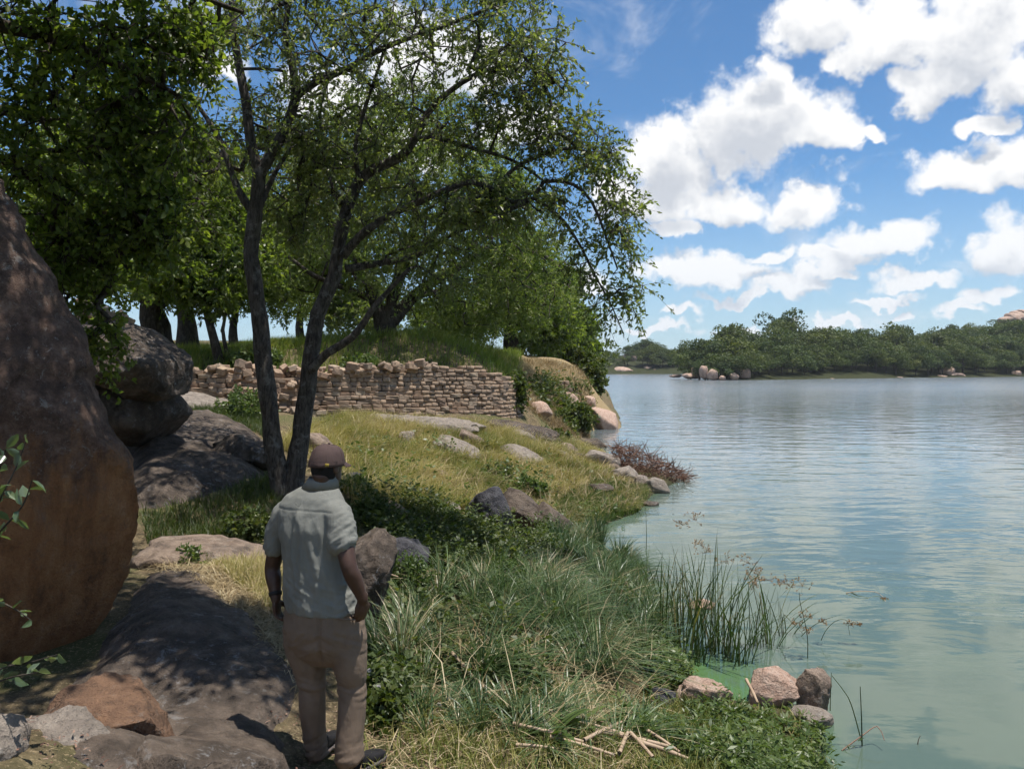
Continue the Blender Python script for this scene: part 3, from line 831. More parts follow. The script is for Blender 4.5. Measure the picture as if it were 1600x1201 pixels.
# far shore
FAR = [(1100, 582, 165, 1.3, 1.9), (1113, 585, 164, 1.5, 1.5), (1087, 583, 172, 1.5, 1.6), (1076, 587, 170, 1.8, .8), (1146, 588, 166, 1.3, 1.1), (1160, 583, 170, 2.2, 1.6), (1128, 590, 165, 1.0, .6),
       (1225, 591, 178, 1.1, .7), (1480, 582, 212, 2.5, 2.0), (1492, 586, 211, 3.0, 1.0), (1510, 587, 214, 1.4, .6), (1588, 584, 222, 1.7, 1.2), (1055, 587, 175, 1.8, .5), (1470, 588, 208, 2.0, .5),
       (1358, 592, 192, 1.0, .5), (1300, 593, 184, 1.2, .5), (1405, 591, 198, 1.3, .6), (1545, 589, 219, 1.2, .5)]
for i, (px, py, D, hw, hh) in enumerate(FAR):
    near_pt = px < 1170
    hw, hh = hw * .8, hh * .8
    rock(px, py, D, (hw, hw, hh), 'pinkish boulder on the rocky point of the wooded far shore' if near_pt else 'pale boulder at the waterline of the wooded far shore',
         'rock_far', 200 + i, (0, 0, 30 * i), B, 3, 'boulders of the far rocky point' if near_pt else 'waterline boulders of the far shore', False, boxy=0.3)
for i, (px, py, D, hw, hh) in enumerate([(972, 580, 302, 4.5, 1.8), (1012, 578, 306, 2.5, 1.6), (1024, 581, 303, 3.0, 1.2), (985, 557, 326, 3.0, 2.4), (996, 581, 302, 2.0, .8)]):
    rock(px, py, D, (hw, hw, hh), 'bare granite outcrop on the low hill at the far end of the lake', 'rock_far', 230 + i, (0, 0, 40 * i), B, 3, 'outcrops of the far low hill', False)
for i, (px, py, D, hw, hh) in enumerate([(1572, 503, 268, 2.2, 2.0), (1583, 500, 268, 2.3, 2.6), (1594, 499, 267, 2.4, 2.6), (1605, 502, 266, 3.0, 3.0), (1588, 491, 272, 2.6, 1.4), (1600, 489, 272, 2.6, 1.3)]):
    rock(px, py, D, (hw, hw, hh), 'stacked granite block crowning the hill at the right edge', 'rock_far', 240 + i, (0, 0, 15 * i), B, 3, 'granite blocks on the right hilltop', False, boxy=0.8)

# ------------------------------------------------------------------ dry stone wall
def stone_variant(seed):
    rg = np.random.default_rng(seed)
    bm = bmesh.new()
    bmesh.ops.create_cube(bm, size=1.0)
    for v in bm.verts:
        v.co += Vector(rg.uniform(-0.06, 0.06, 3))
    bmesh.ops.bevel(bm, geom=list(bm.edges), offset=0.075, segments=1, affect='EDGES', profile=0.6)
    for v in bm.verts:
        v.co += Vector(rg.uniform(-0.018, 0.018, 3))
    bmesh.ops.triangulate(bm, faces=[f for f in bm.faces if len(f.verts) > 4])
    me = bpy.data.meshes.new('stone')
    bm.to_mesh(me)
    bm.free()
    me.materials.append(M['stone'])
    return me
STONES = [stone_variant(300 + i) for i in range(10)]
_svf = []
for me in STONES:
    _svf.append((np.array([v.co[:] for v in me.vertices]), [tuple(p.vertices) for p in me.polygons]))

class StonePile:
    """collects stones; the largest become objects of their own, the others one part"""
    def __init__(self):
        self.items = []
    def put(self, loc, size, rz, tilt=(0, 0)):
        self.items.append((np.array(loc, float), tuple(size), rz, tilt))
    def build(self, parent, limit=290):
        key = [-(s[0] * s[2]) / max(l[1], 1) ** 2 for l, s, _, _ in self.items]
        order = np.argsort(key)
        rest_v, rest_f, n0 = [], [], 0
        inv = parent.matrix_basis.inverted()
        for rank, k in enumerate(order):
            l, s, rz, tl = self.items[k]
            v = int(RNG.integers(len(STONES)))
            if rank < limit:
                o = bpy.data.objects.new('stone', STONES[v])
                COL.objects.link(o)
                o.parent = parent
                o.matrix_parent_inverse = inv
                o.location = tuple(l)
                o.scale = s
                o.rotation_euler = (tl[0], tl[1], rz)
            else:
                mt = np.array(Euler((tl[0], tl[1], rz)).to_matrix())
                V, F = _svf[v]
                rest_v.append((V * np.array(s)) @ mt.T + l)
                rest_f += [tuple(i + n0 for i in f) for f in F]
                n0 += len(V)
        if rest_v:
            V = np.concatenate(rest_v)
            t3 = np.array([f for f in rest_f if len(f) == 3])
            t4 = np.array([f for f in rest_f if len(f) == 4])
            o = add('small_stones', np_mesh('small_stones', V, [t3, t4], M['stone']), parent)
            o['kind'] = 'stuff'

# foot line and top row of the wall: column, row of foot, row of top, distance
WALL = [(262, 610, 576, 19.6), (300, 614, 578, 20.2), (375, 622, 582, 20.0), (430, 640, 590, 19.9), (500, 648, 583, 20.4), (600, 651, 577, 21.0), (650, 653, 573, 21.5), (700, 654, 571, 22.0),
        (760, 656, 575, 22.5), (792, 657, 581, 23.0), (812, 657, 590, 23.8), (825, 657, 599, 25.0), (829, 655, 606, 26.8), (824, 650, 608, 29)]
wf = np.array([W(a, b, dd) for a, b, c, dd in WALL])
wtop = np.array([W(a, c, dd)[2] for a, b, c, dd in WALL])
seg = np.concatenate([[0], np.cumsum(np.hypot(*(np.diff(wf[:, :2], axis=0).T)))])
def wall_at(s):
    x, y = np.interp(s, seg, wf[:, 0]), np.interp(s, seg, wf[:, 1])
    e = 0.4
    tx, ty = np.interp(s + e, seg, wf[:, 0]) - np.interp(s - e, seg, wf[:, 0]), np.interp(s + e, seg, wf[:, 1]) - np.interp(s - e, seg, wf[:, 1])
    return x, y, np.interp(s, seg, wf[:, 2]), np.interp(s, seg, wtop), math.atan2(ty, tx)
wall = empty('dry_stone_wall', wf[4], 'long curving dry stone wall of tan granite blocks holding up the grassy terrace', 'stone wall')
pile = StonePile()
zc, k = 1.15, 0
L = seg[-1]
while zc < 3.05:
    s = RNG.uniform(0, 0.2)
    hh = RNG.uniform(0.095, 0.135)
    while s < L:
        x, y, zf, zt, ang = wall_at(s)
        left = 1.0 - min(max((s - 3.2) / 2.0, 0), 1)
        wdt = RNG.uniform(0.15, 0.40) * (1.0 + 0.35 * left) * (0.78 if s > 6.5 else 1.0)
        x, y, zf, zt, ang = wall_at(s + wdt / 2)
        if zc > zf - 0.22 and zc + hh * 0.6 < zt + RNG.uniform(-0.12, 0.05):
            batter = 0.16 * (zc - zf)
            nxx, nyy = math.sin(ang), -math.cos(ang)
            off = RNG.uniform(-0.03, 0.03) - batter
            dep = RNG.uniform(0.28, 0.38)
            pile.put((x + nxx * (off - dep / 2), y + nyy * (off - dep / 2), zc + hh / 2 + RNG.uniform(-0.01, 0.01)),
                     (wdt * 0.995, dep, hh * RNG.uniform(0.95, 1.03)), ang + RNG.normal(0, 0.05), (RNG.normal(0, 0.035), RNG.normal(0, 0.04)))
        s += wdt
    zc += hh
# loose blocks tumbled along the broken crest
for i in range(170):
    s = RNG.uniform(0.2, 7.6) if i < 130 else RNG.uniform(1.8, 4.4)
    x, y, zf, zt, ang = wall_at(s)
    back = RNG.uniform(-0.02, 0.75)
    d_ = RNG.uniform(0.11, 0.25)
    bulge = 0.22 * math.exp(-((s - 2.9) / 0.9) ** 2)
    z_ = zt + RNG.uniform(-0.10, 0.13) - 0.05 * back + bulge * RNG.uniform(0, 1)
    if 1.7 < s < 3.9 and i % 2:
        z_ = RNG.uniform(zf, zt)
        back = RNG.uniform(-0.30, 0.0) * (zt - z_) / max(zt - zf, 0.1)
    pile.put((x - math.sin(ang) * -(-back), y + math.cos(ang) * back + 0.08, z_), (d_ * RNG.uniform(0.9, 1.5), d_ * RNG.uniform(0.8, 1.2), d_ * RNG.uniform(0.55, 0.95)),
             RNG.uniform(0, PI), (RNG.normal(0, 0.35), RNG.normal(0, 0.35)))
pile.build(wall)
wall['kind'] = 'thing'
# dark earth fill behind the blocks
core_v, core_f = [], []
ss = np.linspace(0.0, L, 70)
for s in ss:
    x, y, zf, zt, ang = wall_at(s)
    nxx, nyy = math.sin(ang), -math.cos(ang)
    for (bk, zz_) in ((0.12, zf - 0.5), (0.10 + 0.16 * (zt - zf), zt - 0.10), (1.1, zt - 0.02), (1.3, zf - 0.5)):
        core_v.append((x - nxx * bk, y - nyy * bk, zz_))
n4 = np.arange(len(ss) * 4).reshape(-1, 4)
for a in range(3):
    core_f.append(np.stack([n4[:-1, a], n4[1:, a], n4[1:, a + 1], n4[:-1, a + 1]], 1))
def earth_mat(name, a, b_):
    m, g = material(name)
    p = pos(g)
    n = g.noise(p, 9.0, 6, 0.65)
    finish(g, bsdf(g, g.mix(g.sm(n, 0.35, 0.65), a, b_), 0.95, 0.1, bump(g, n, 0.8, 0.05)))
    return m
M['earth_dark'] = earth_mat('dark_wall_earth', (0.050, 0.036, 0.026), (0.10, 0.070, 0.048))
M['earth_tan'] = earth_mat('tan_bank_earth', (0.17, 0.12, 0.07), (0.32, 0.24, 0.145))
add('core', np_mesh('core', np.array(core_v), core_f, M['earth_dark']), wall)

# the ruined stub of a second wall on the promontory
stub = empty('ruined_wall_stub', W(875, 628, 35.5), 'short ruined stone wall stub standing in the bank of the promontory', 'stone wall')
pile = StonePile()
for r_ in range(7):
    zc = W(875, 632, 35.5)[2] + r_ * 0.17
    s = -0.75 + 0.05 * r_ + RNG.uniform(0, 0.1)
    while s < 0.72 - 0.06 * r_:
        wdt = RNG.uniform(0.2, 0.34)
        c0 = W(872, 600, 35.0)
        pile.put((c0[0] + s + wdt / 2, c0[1] + 0.10 * r_ * 0.3 + 0.35 * abs(s) + RNG.uniform(-.02, .02), zc), (wdt * 0.96, 0.4, 0.165), 0.25 * s, (RNG.normal(0, .03), RNG.normal(0, .03)))
        s += wdt
pile.build(stub, 60)
c0 = W(872, 600, 35.0)
sv = np.array([(c0[0] + a * (0.72 - 0.25 * t), c0[1] + 0.30 + b_ * 0.9 + 0.12, c0[2] - 1.1 + t * 1.22) for t in (0, 1) for b_ in (0, 1) for a in (-1, 1)])
add('core', np_mesh('core', sv, np.array([(0, 1, 5, 4), (4, 5, 7, 6), (0, 4, 6, 2), (1, 3, 7, 5)]), M['earth_dark']), stub)

# heap of blocks on the overhanging boulder at the left
heap_ = empty('stone_heap', W(165, 488, 12.2), 'tumbled heap of tan stones on top of the overhanging boulder', 'stone heap')
pile = StonePile()
for i in range(34):
    px = RNG.uniform(122, 200)
    top = np.interp(px, [120, 150, 200], [468, 478, 500])
    py = top + RNG.uniform(0, 26)
    d_ = RNG.uniform(0.10, 0.2)
    pile.put(W(px, py, RNG.uniform(11.9, 12.7)), (d_ * 1.3, d_, d_ * 0.75), RNG.uniform(0, PI), (RNG.normal(0, .3), RNG.normal(0, .3)))
pile.build(heap_)

# ------------------------------------------------------------------ trees
def tube(paths, sides=6, close=True, flare=None):
    """paths: list of (n,3) points and (n,) radii -> verts, quads"""
    Vs, Qs, n0 = [], [], 0
    for P, rad in paths:
        P, rad = np.asarray(P, float), np.asarray(rad, float)
        n = len(P)
        if n < 2:
            continue
        T = nrm(np.gradient(P, axis=0))
        ref = np.array([0.0, 1.0, 0.13]) if abs(T[0] @ np.array([0, 1, 0.13])) < 0.9 else np.array([1.0, 0, 0])
        A = nrm(np.cross(T, ref))
        Bn = np.cross(T, A)
        th = np.arange(sides) * 2 * PI / sides
        ring = P[:, None] + rad[:, None, None] * (np.cos(th)[None, :, None] * A[:, None] + np.sin(th)[None, :, None] * Bn[:, None])
        Vs.append(ring.reshape(-1, 3))
        ii = n0 + np.arange(n * sides).reshape(n, sides)
        Qs.append(np.stack([ii[:-1], np.roll(ii[:-1], -1, 1), np.roll(ii[1:], -1, 1), ii[1:]], -1).reshape(-1, 4))
        n0 += n * sides
    return np.concatenate(Vs), np.concatenate(Qs)

def resample(pts, step):
    """smooth (Catmull-Rom) resampling of control points with radii in the 4th column"""
    P = np.asarray(pts, float)
    Q = np.vstack([2 * P[0] - P[1], P, 2 * P[-1] - P[-2]])
    out = []
    for i in range(1, len(Q) - 2):
        n = max(2, int(np.linalg.norm(Q[i + 1, :3] - Q[i, :3]) / step))
        for t in np.arange(n) / n:
            p0, p1, p2, p3 = Q[i - 1], Q[i], Q[i + 1], Q[i + 2]
            out.append(0.5 * (2 * p1 + (p2 - p0) * t + (2 * p0 - 5 * p1 + 4 * p2 - p3) * t * t + (3 * p1 - p0 - 3 * p2 + p3) * t ** 3))
    out.append(P[-1])
    return np.array(out)

def leaf_cards(pos_, dirs, L, wd, var, rg, shape=4, fold=0.25, face=None):
    """one folded leaf per row; shape 4 = diamond, 6 = longer oval"""
    n = len(pos_)
    dirs = nrm(dirs)
    rnd = rg.normal(size=(n, 3)) if face is None else face + 0.6 * rg.normal(size=(n, 3))
    side = nrm(np.cross(dirs, rnd))
    up = np.cross(side, dirs)
    L, wd = np.asarray(L)[:, None], np.asarray(wd)[:, None]
    if shape == 4:
        V = np.stack([pos_, pos_ + dirs * L * 0.45 + side * wd + up * wd * fold, pos_ + dirs * L - up * L * 0.06, pos_ + dirs * L * 0.45 - side * wd + up * wd * fold], 1)
        F = np.arange(n * 4).reshape(n, 4)
        return V.reshape(-1, 3), F, np.repeat(var, 4)
    V = np.stack([pos_, pos_ + dirs * L * 0.28 + side * wd * 0.9 + up * wd * fold, pos_ + dirs * L * 0.66 + side * wd * 0.8 + up * wd * fold * 0.6, pos_ + dirs * L - up * L * 0.14,
                  pos_ + dirs * L * 0.66 - side * wd * 0.8 + up * wd * fold * 0.6, pos_ + dirs * L * 0.28 - side * wd * 0.9 + up * wd * fold], 1)
    b = np.arange(n)[:, None] * 6
    F = np.concatenate([b + np.array([[0, 1, 2, 3]]), b + np.array([[0, 3, 4, 5]])])
    return V.reshape(-1, 3), F, np.repeat(var, 6)

def grow(limbs, clusters, rg, r_tip=0.006, sag=0.1, step=0.25, wob=0.12, expo=0.5):
    """joins every leaf cluster to the nearest wood, limb or branch; returns branch paths and the arriving direction"""
    nodes = [l[:, :3] for l in limbs]
    lim_r = np.concatenate([l[:, 3] for l in limbs])
    N = np.concatenate(nodes)
    n_limb = len(N)
    cap = n_limb + len(clusters) * 8
    P = np.zeros((cap, 3))
    P[:n_limb] = N
    par = np.full(cap, -1)
    cnt = n_limb
    order = np.argsort([np.min(((N - c) ** 2).sum(1)) for c in clusters])
    ends, starts = {}, {}
    for ci in order:
        c = clusters[ci]
        d2 = ((P[:cnt] - c) ** 2).sum(1)
        j = int(np.argmin(d2))
        dist = math.sqrt(d2[j])
        k = int(np.clip(dist / step, 1, 7))
        a = P[j]
        mid = (a + c) / 2 + np.array([0, 0, sag * dist]) + rg.normal(size=3) * wob * dist
        prev = j
        first = cnt
        for t in (np.arange(k) + 1) / k:
            P[cnt] = (1 - t) ** 2 * a + 2 * t * (1 - t) * mid + t * t * c
            par[cnt] = prev
            prev = cnt
            cnt += 1
        ends[ci] = cnt - 1
        starts[ci] = (j, first, cnt)
    load = np.zeros(cap)
    for ci in range(len(clusters)):
        load[ends[ci]] += 1
    for i in range(cnt - 1, n_limb - 1, -1):
        if par[i] >= 0:
            load[par[i]] += load[i]
    rad = r_tip * np.maximum(load, 1) ** expo
    rad[:n_limb] = lim_r
    paths, arr = [], np.zeros((len(clusters), 3))
    for ci in range(len(clusters)):
        j, a, b = starts[ci]
        pts = np.vstack([P[j], P[a:b]])
        rr = np.concatenate([[min(rad[a] * 1.15, rad[j])], np.minimum(rad[a:b], rad[j])])
        paths.append((pts, rr))
        arr[ci] = nrm(pts[-1] - pts[-2])
    return paths, arr

def in_blobs(blobs, n, rg, shell=0.0):
    """points in photo-framed ellipsoids: (column, row, half width, half height, distance, half depth, weight)"""
    wgt = np.array([b[6] for b in blobs], float)
    pick = rg.choice(len(blobs), n, p=wgt / wgt.sum())
    v = nrm(rg.normal(size=(n, 3))) * (shell + (1 - shell) * rg.uniform(0, 1, n)[:, None]) ** (1 / 2.4)
    out = []
    for i, b in zip(pick, v):
        cx, cy_, hw, hh, D, hd, _ = blobs[i]
        dd = D + b[1] * hd
        out.append(W(cx + b[0] * hw, cy_ + b[2] * hh, dd))
    return np.array(out)

def foliage(clusters, arr, rg, twigs, per, tl, L, wd, droop, shape=4, spread=0.9, tone=None, twig_r=0.0, face=None):
    """twigs with leaves round every cluster"""
    n = len(clusters) * twigs
    c = np.repeat(clusters, twigs, 0)
    dr = nrm(np.repeat(arr, twigs, 0) * 0.5 + rg.normal(size=(n, 3)) * spread + np.array([0, 0, -droop * 0.4]))
    ln = tl * rg.uniform(0.5, 1.25, n)
    tone_ = np.repeat(tone if tone is not None else rg.uniform(0, 1, len(clusters)), twigs)
    t = rg.uniform(0.15, 1.0, (n, per))
    p = c[:, None] + dr[:, None] * (ln[:, None] * t)[..., None]
    p[..., 2] -= droop * 0.6 * ln[:, None] * t ** 2
    p = p.reshape(-1, 3)
    ld = nrm(np.repeat(dr, per, 0) * 0.7 + rg.normal(size=(n * per, 3)) * 0.75 + np.array([0, 0, -droop]))
    var = np.clip(np.repeat(tone_, per) * 0.55 + rg.uniform(0, 0.5, n * per), 0, 1)
    sc = rg.uniform(0.65, 1.3, n * per)
    V, F, va = leaf_cards(p, ld, L * sc, wd * sc, var, rg, shape, face=face)
    tw = None
    if twig_r:
        tt = np.array([0, 0.5, 1.0])
        tp = c[:, None] + dr[:, None] * (ln[:, None] * tt)[..., None]
        tp[..., 2] -= droop * 0.6 * ln[:, None] * tt ** 2
        tw = [(q, twig_r * np.array([1.0, 0.8, 0.4])) for q in tp]
    return V, F, va, tw

def limb(pts, D, r0, r1, step=0.15):
    """limb along photo points (column, row[, depth offset]); radii from r0 to r1"""
    n = len(pts)
    rows = []
    for i, p in enumerate(pts):
        dd = D + (p[2] if len(p) > 2 else 0)
        rows.append(np.append(W(p[0], p[1], dd), r0 + (r1 - r0) * i / (n - 1)))
    return resample(rows, step)

def make_tree(name, label, cat, base, limbs, clusters, rg, mat, bark, fol, r_tip=0.006, sides=8, group=None, root_flare=1.5, sag=0.1, gstep=0.25, wob=0.12, wood=None, expo=0.5):
    root = empty(name, base, label, cat, group)
    lp = []
    for i, l in enumerate(limbs):
        rr = l[:, 3].copy()
        if i < (wood or 1):
            h = np.linalg.norm(l[:, :3] - l[0, :3], axis=1)
            rr *= 1 + (root_flare - 1) * np.exp(-h / (2.2 * l[0, 3]))
        lp.append((l[:, :3], rr))
    V, Q = tube(lp, sides)
    sc_ = 1.0 / max(limbs[0][0, 3], 0.05)
    ctr = np.concatenate([np.repeat(p, sides, 0) for p, _ in lp])
    rad = np.concatenate([np.repeat(r_, sides) for _, r_ in lp])
    V = V + nrm(V - ctr) * (rad * (0.16 * fbm(V * sc_ * 0.8, 3)))[:, None]
    paths, arr = grow(limbs, clusters, rg, r_tip, sag, gstep, wob, expo)
    LV, LF, va, tw = foliage(clusters, arr, rg, **fol)
    if tw:
        paths = paths + tw
    V1, Q1 = tube(paths, 3)
    add('trunk', np_mesh('trunk', np.vstack([V, V1]), np.vstack([Q, Q1 + len(V)]), M[bark], True), root)
    add('crown', np_mesh('crown', LV, LF, M[mat], False, var=va), root)
    return root

# --- the forked grey-barked tree in the middle distance
rg = np.random.default_rng(101)
D = 10.0
T1 = limb([(446, 790), (436, 745), (426, 690), (420, 630), (411, 560), (406, 500), (398, 440), (392, 400), (398, 340), (404, 290), (404, 266)], D, 0.126, 0.084)
T2 = limb([(452, 788), (460, 740, .05), (470, 680, .1), (478, 620, .1), (486, 560, .1), (497, 490, .1), (522, 432, .1), (528, 385, .1), (540, 335, .1), (558, 288, .1), (585, 264, .1), (625, 246, .05), (650, 215, 0)], D, 0.132, 0.054)
LB = [T1, T2,
      limb([(403, 268), (392, 225), (386, 170), (374, 105), (365, 45), (360, -40), (368, -130)], D, .078, .03),
      limb([(406, 272), (424, 240), (446, 200), (462, 152), (457, 105), (446, 60), (452, 0), (470, -70)], D, .082, .025),
      limb([(462, 150), (498, 126), (545, 106), (602, 74), (690, 42), (760, 14), (820, -30)], D, .055, .018),
      limb([(394, 330), (371, 294), (345, 222), (311, 168), (290, 150, -.3)], D, .055, .02),
      limb([(374, 108), (418, 108), (446, 112)], D, .02, .018),
      limb([(650, 215), (668, 178), (700, 145), (745, 116), (790, 104), (840, 108, -.2), (880, 140, -.4)], D, .05, .012),
      limb([(650, 217), (692, 218), (740, 232), (790, 246), (830, 268), (870, 300)], D, .036, .012),
      limb([(562, 284), (555, 235), (570, 170), (592, 105), (602, 70)], D, .034, .018),
      limb([(486, 578), (510, 552, -.1), (552, 526, -.2), (580, 486, -.3), (602, 460, -.3), (640, 420, -.4)], D, .062, .025),
      limb([(536, 400), (560, 372, -.1), (590, 348, -.15), (640, 322, -.2), (700, 296, -.25), (738, 284, -.3), (775, 300, -.3), (800, 316, -.3), (838, 310, -.35)], D, .060, .022),
      limb([(768, 336, -.3), (776, 300, -.3), (800, 266, -.35), (850, 241, -.4), (900, 231, -.45), (935, 252, -.5), (960, 290, -.5)], D, .036, .010),
      limb([(766, 336, -.3), (798, 326, -.3), (835, 309, -.35), (850, 284, -.4), (895, 288, -.45), (925, 316, -.5), (945, 365, -.5), (965, 420, -.5)], D, .038, .010),
      limb([(838, 312, -.35), (870, 335, -.4), (890, 358, -.4), (910, 390, -.4), (928, 428, -.4), (950, 466, -.4), (974, 520, -.4)], D, .028, .006),
      limb([(540, 420), (600, 410, .2), (660, 396, .3), (715, 362, .3), (760, 352, .3)], D, .05, .014),
      limb([(545, 330), (520, 290, .3), (505, 240, .5), (500, 180, .6), (515, 110, .7)], D, .032, .012),
      limb([(398, 345), (430, 270, .5), (470, 220, .9), (560, 180, 1.2), (640, 130, 1.3)], D, .04, .012)]
blobs = [(620, 40, 210, 120, 10, 1.3, 3.2), (800, 60, 90, 110, 9.8, 1.0, 1.7), (830, 150, 65, 70, 9.8, .7, .8), (440, 20, 120, 90, 10, 1.2, 1.4), (700, 190, 120, 60, 10, .9, .9),
         (880, 215, 70, 40, 9.6, .5, .55), (940, 250, 48, 55, 9.5, .4, .6), (965, 350, 42, 80, 9.5, .35, .75), (968, 465, 44, 44, 9.6, .3, .42), (905, 400, 28, 40, 9.6, .3, .12), (760, 320, 110, 60, 9.8, .8, 1.3),
         (870, 320, 60, 45, 9.6, .5, .55), (600, 340, 100, 90, 10, .8, .9), (480, 180, 90, 90, 10.5, 1.1, 1.7), (330, 190, 60, 60, 9.9, .6, .4), (540, 250, 90, 80, 10.6, 1.0, 1.5), (660, 420, 100, 50, 10, .6, .5),
         (560, -120, 330, 90, 10, 1.8, 1.6), (400, 215, 80, 80, 12.4, 1.0, 1.0), (310, 260, 70, 60, 12.4, 1.0, .6), (500, 240, 100, 70, 12.3, 1.0, 1.1), (470, 330, 60, 50, 11.0, .8, .7)]
cl = in_blobs(blobs, 1120, rg)
fork = make_tree('forked_tree', 'tall forked grey-barked tree with two leaning stems behind the man', 'tree', W(450, 788, D), LB, cl, rg, 'leaf_main', 'bark',
                 dict(twigs=5, per=10, tl=0.36, L=0.066, wd=0.015, droop=0.55, shape=4, twig_r=0.0035), 0.0065, 12, wood=2, root_flare=1.35)

# --- the spreading feathery tree on the terrace
rg = np.random.default_rng(202)
D = 27.0
FT = [limb([(607, 590), (606, 550), (603, 515), (600, 488)], D, .44, .36, .3),
      limb([(596, 500), (582, 455), (560, 410, .5), (520, 350, 1), (470, 290, 1.5), (440, 250, 2)], D, .26, .07, .3),
      limb([(606, 495), (618, 450), (636, 400, -.5), (650, 330, -1), (640, 250, -1.2), (650, 190, -1)], D, .25, .06, .3),
      limb([(612, 505), (650, 460), (710, 420, 1), (780, 390, 2), (850, 400, 3), (890, 440, 3.5)], D, .24, .05, .3),
      limb([(636, 405, -.5), (700, 350, -1.5), (770, 310, -2), (830, 330, -2)], D, .14, .04, .3),
      limb([(590, 470), (540, 450, -1), (490, 430, -2), (450, 400, -2.5)], D, .15, .04, .3),
      limb([(600, 500), (640, 470, 2), (700, 450, 4), (760, 440, 5)], D, .16, .04, .3)]
blobs = [(560, 250, 120, 110, 27, 4, 2.0), (690, 260, 130, 110, 26, 4, 2.2), (780, 330, 100, 80, 27, 4, 1.6), (830, 430, 75, 85, 29, 3.5, 1.6), (700, 400, 130, 80, 27, 4, 1.8), (470, 290, 70, 110, 28, 3, 1.3),
         (480, 410, 70, 60, 27, 3, .9), (620, 170, 120, 60, 27, 3, 1.0), (770, 490, 90, 45, 30, 3, .9), (560, 400, 90, 60, 26, 3, 1.0), (690, 490, 70, 35, 29, 2.5, .5)]
cl = in_blobs(blobs, 1500, rg)
make_tree('feathery_tree', 'broad feathery yellow-green tree with a stout dark trunk above the stone wall', 'tree', W(607, 590, D), FT, cl, rg, 'leaf_feather', 'bark_dark',
          dict(twigs=6, per=11, tl=0.62, L=0.15, wd=0.022, droop=0.25, shape=4), 0.011, 10, gstep=.5, sag=.05)

# --- darker trees round it
def simple_tree(name, label, base, D, trunk, blobs, n, seed, mat='leaf_dark', r0=.25, fol=None, group=None, r_tip=.010, extra=()):
    rg = np.random.default_rng(seed)
    lb = [limb(trunk, D, r0, r0 * 0.62, .3)]
    for e in extra:
        lb.append(limb(e, D, r0 * 0.55, r0 * 0.16, .3))
    cl = in_blobs(blobs, n, rg)
    f = dict(twigs=5, per=10, tl=0.55, L=0.15, wd=0.034, droop=0.25, shape=4)
    f.update(fol or {})
    return make_tree(name, label, 'tree', base, lb, cl, rg, mat, 'bark_dark', f, r_tip, 8, group, gstep=.5, sag=.05)
simple_tree('bushy_tree', 'thick-trunked leaning tree on the terrace right behind the overhanging boulder', W(246, 545, 25), 25, [(246, 552), (243, 510), (236, 480), (250, 440), (262, 400)],
            [(230, 380, 90, 70, 25, 3, 1), (180, 300, 100, 80, 25, 3, 1), (300, 340, 90, 70, 25, 3, 1), (270, 430, 70, 40, 25, 2, .5)], 700, 31, r0=.42,
            extra=[[(238, 482), (262, 465), (290, 440), (320, 400)], [(236, 482), (215, 450), (190, 400), (170, 330)], [(250, 440), (240, 380), (220, 320)]])
simple_tree('bushy_tree', 'straight dark-trunked tree between the leaning tree and the thin pair', W(292, 545, 30), 30, [(292, 552), (292, 510), (288, 470), (292, 420)],
            [(300, 400, 90, 70, 30, 3, 1), (330, 300, 110, 80, 30, 3, 1), (240, 250, 110, 80, 31, 3, 1)], 600, 32, r0=.38, extra=[[(290, 480), (320, 440), (350, 380)], [(290, 470), (260, 420), (240, 360)]])
simple_tree('slender_tree', 'thin double-stemmed tree standing on the wall terrace left of the forked tree', W(342, 578, 23), 23, [(345, 580), (338, 545), (330, 515), (322, 480), (318, 440)],
            [(330, 450, 60, 45, 23, 1.6, 1), (370, 400, 80, 60, 23.5, 2, 1), (290, 420, 55, 50, 23, 1.6, .7), (350, 320, 90, 60, 24, 2, .8)], 560, 33, r0=.15, mat='leaf_dark',
            extra=[[(352, 580), (354, 550), (348, 515), (358, 470), (372, 420)]])
simple_tree('slender_tree', 'slim tree behind the thin double-stemmed tree, seen between it and the forked tree', W(366, 545, 34), 34, [(366, 548), (364, 515), (368, 480), (362, 440)],
            [(380, 430, 70, 60, 34, 3, 1), (420, 360, 90, 80, 34, 3, 1), (450, 460, 60, 45, 35, 3, .7)], 520, 34, r0=.2, mat='leaf_feather', extra=[[(367, 490), (390, 450), (420, 400)]])
simple_tree('bushy_tree', 'dense dark tree filling the terrace edge right of the feathery tree', W(800, 555, 44), 44, [(800, 560), (798, 520), (806, 480), (815, 430)],
            [(820, 440, 70, 75, 44, 4, 1.2), (760, 470, 80, 55, 44, 4, 1), (860, 500, 45, 50, 44, 3, .8), (700, 500, 70, 40, 43, 3, .8)], 800, 35, r0=.4, extra=[[(800, 500), (840, 460), (870, 430)], [(798, 510), (760, 480), (720, 470)]],
            fol=dict(tl=.8, L=.22, wd=.05))
simple_tree('bushy_tree', 'rounded green tree at the right end of the grove by the lake', W(885, 575, 56), 56, [(885, 577), (886, 545), (882, 510), (884, 470)],
            [(880, 460, 34, 50, 56, 3, 1), (895, 520, 38, 42, 56, 3, 1.2), (845, 520, 50, 40, 56, 3, 1), (912, 548, 18, 22, 55, 2, .4)], 620, 36, r0=.3, mat='leaf_dark', fol=dict(tl=.9, L=.26, wd=.07), extra=[[(884, 520), (905, 490), (915, 460)]])
simple_tree('lakeside_bush', 'small leafy bush hanging over the lake from the bank tip', W(922, 600, 43), 43, [(920, 612), (924, 595), (926, 575)],
            [(926, 580, 16, 22, 43, 1.0, 1), (932, 603, 11, 9, 42.5, .6, .5), (912, 560, 18, 14, 44, 1, .6)], 130, 37, r0=.06, mat='leaf_shrub', fol=dict(tl=.4, L=.18, wd=.05), r_tip=.008)
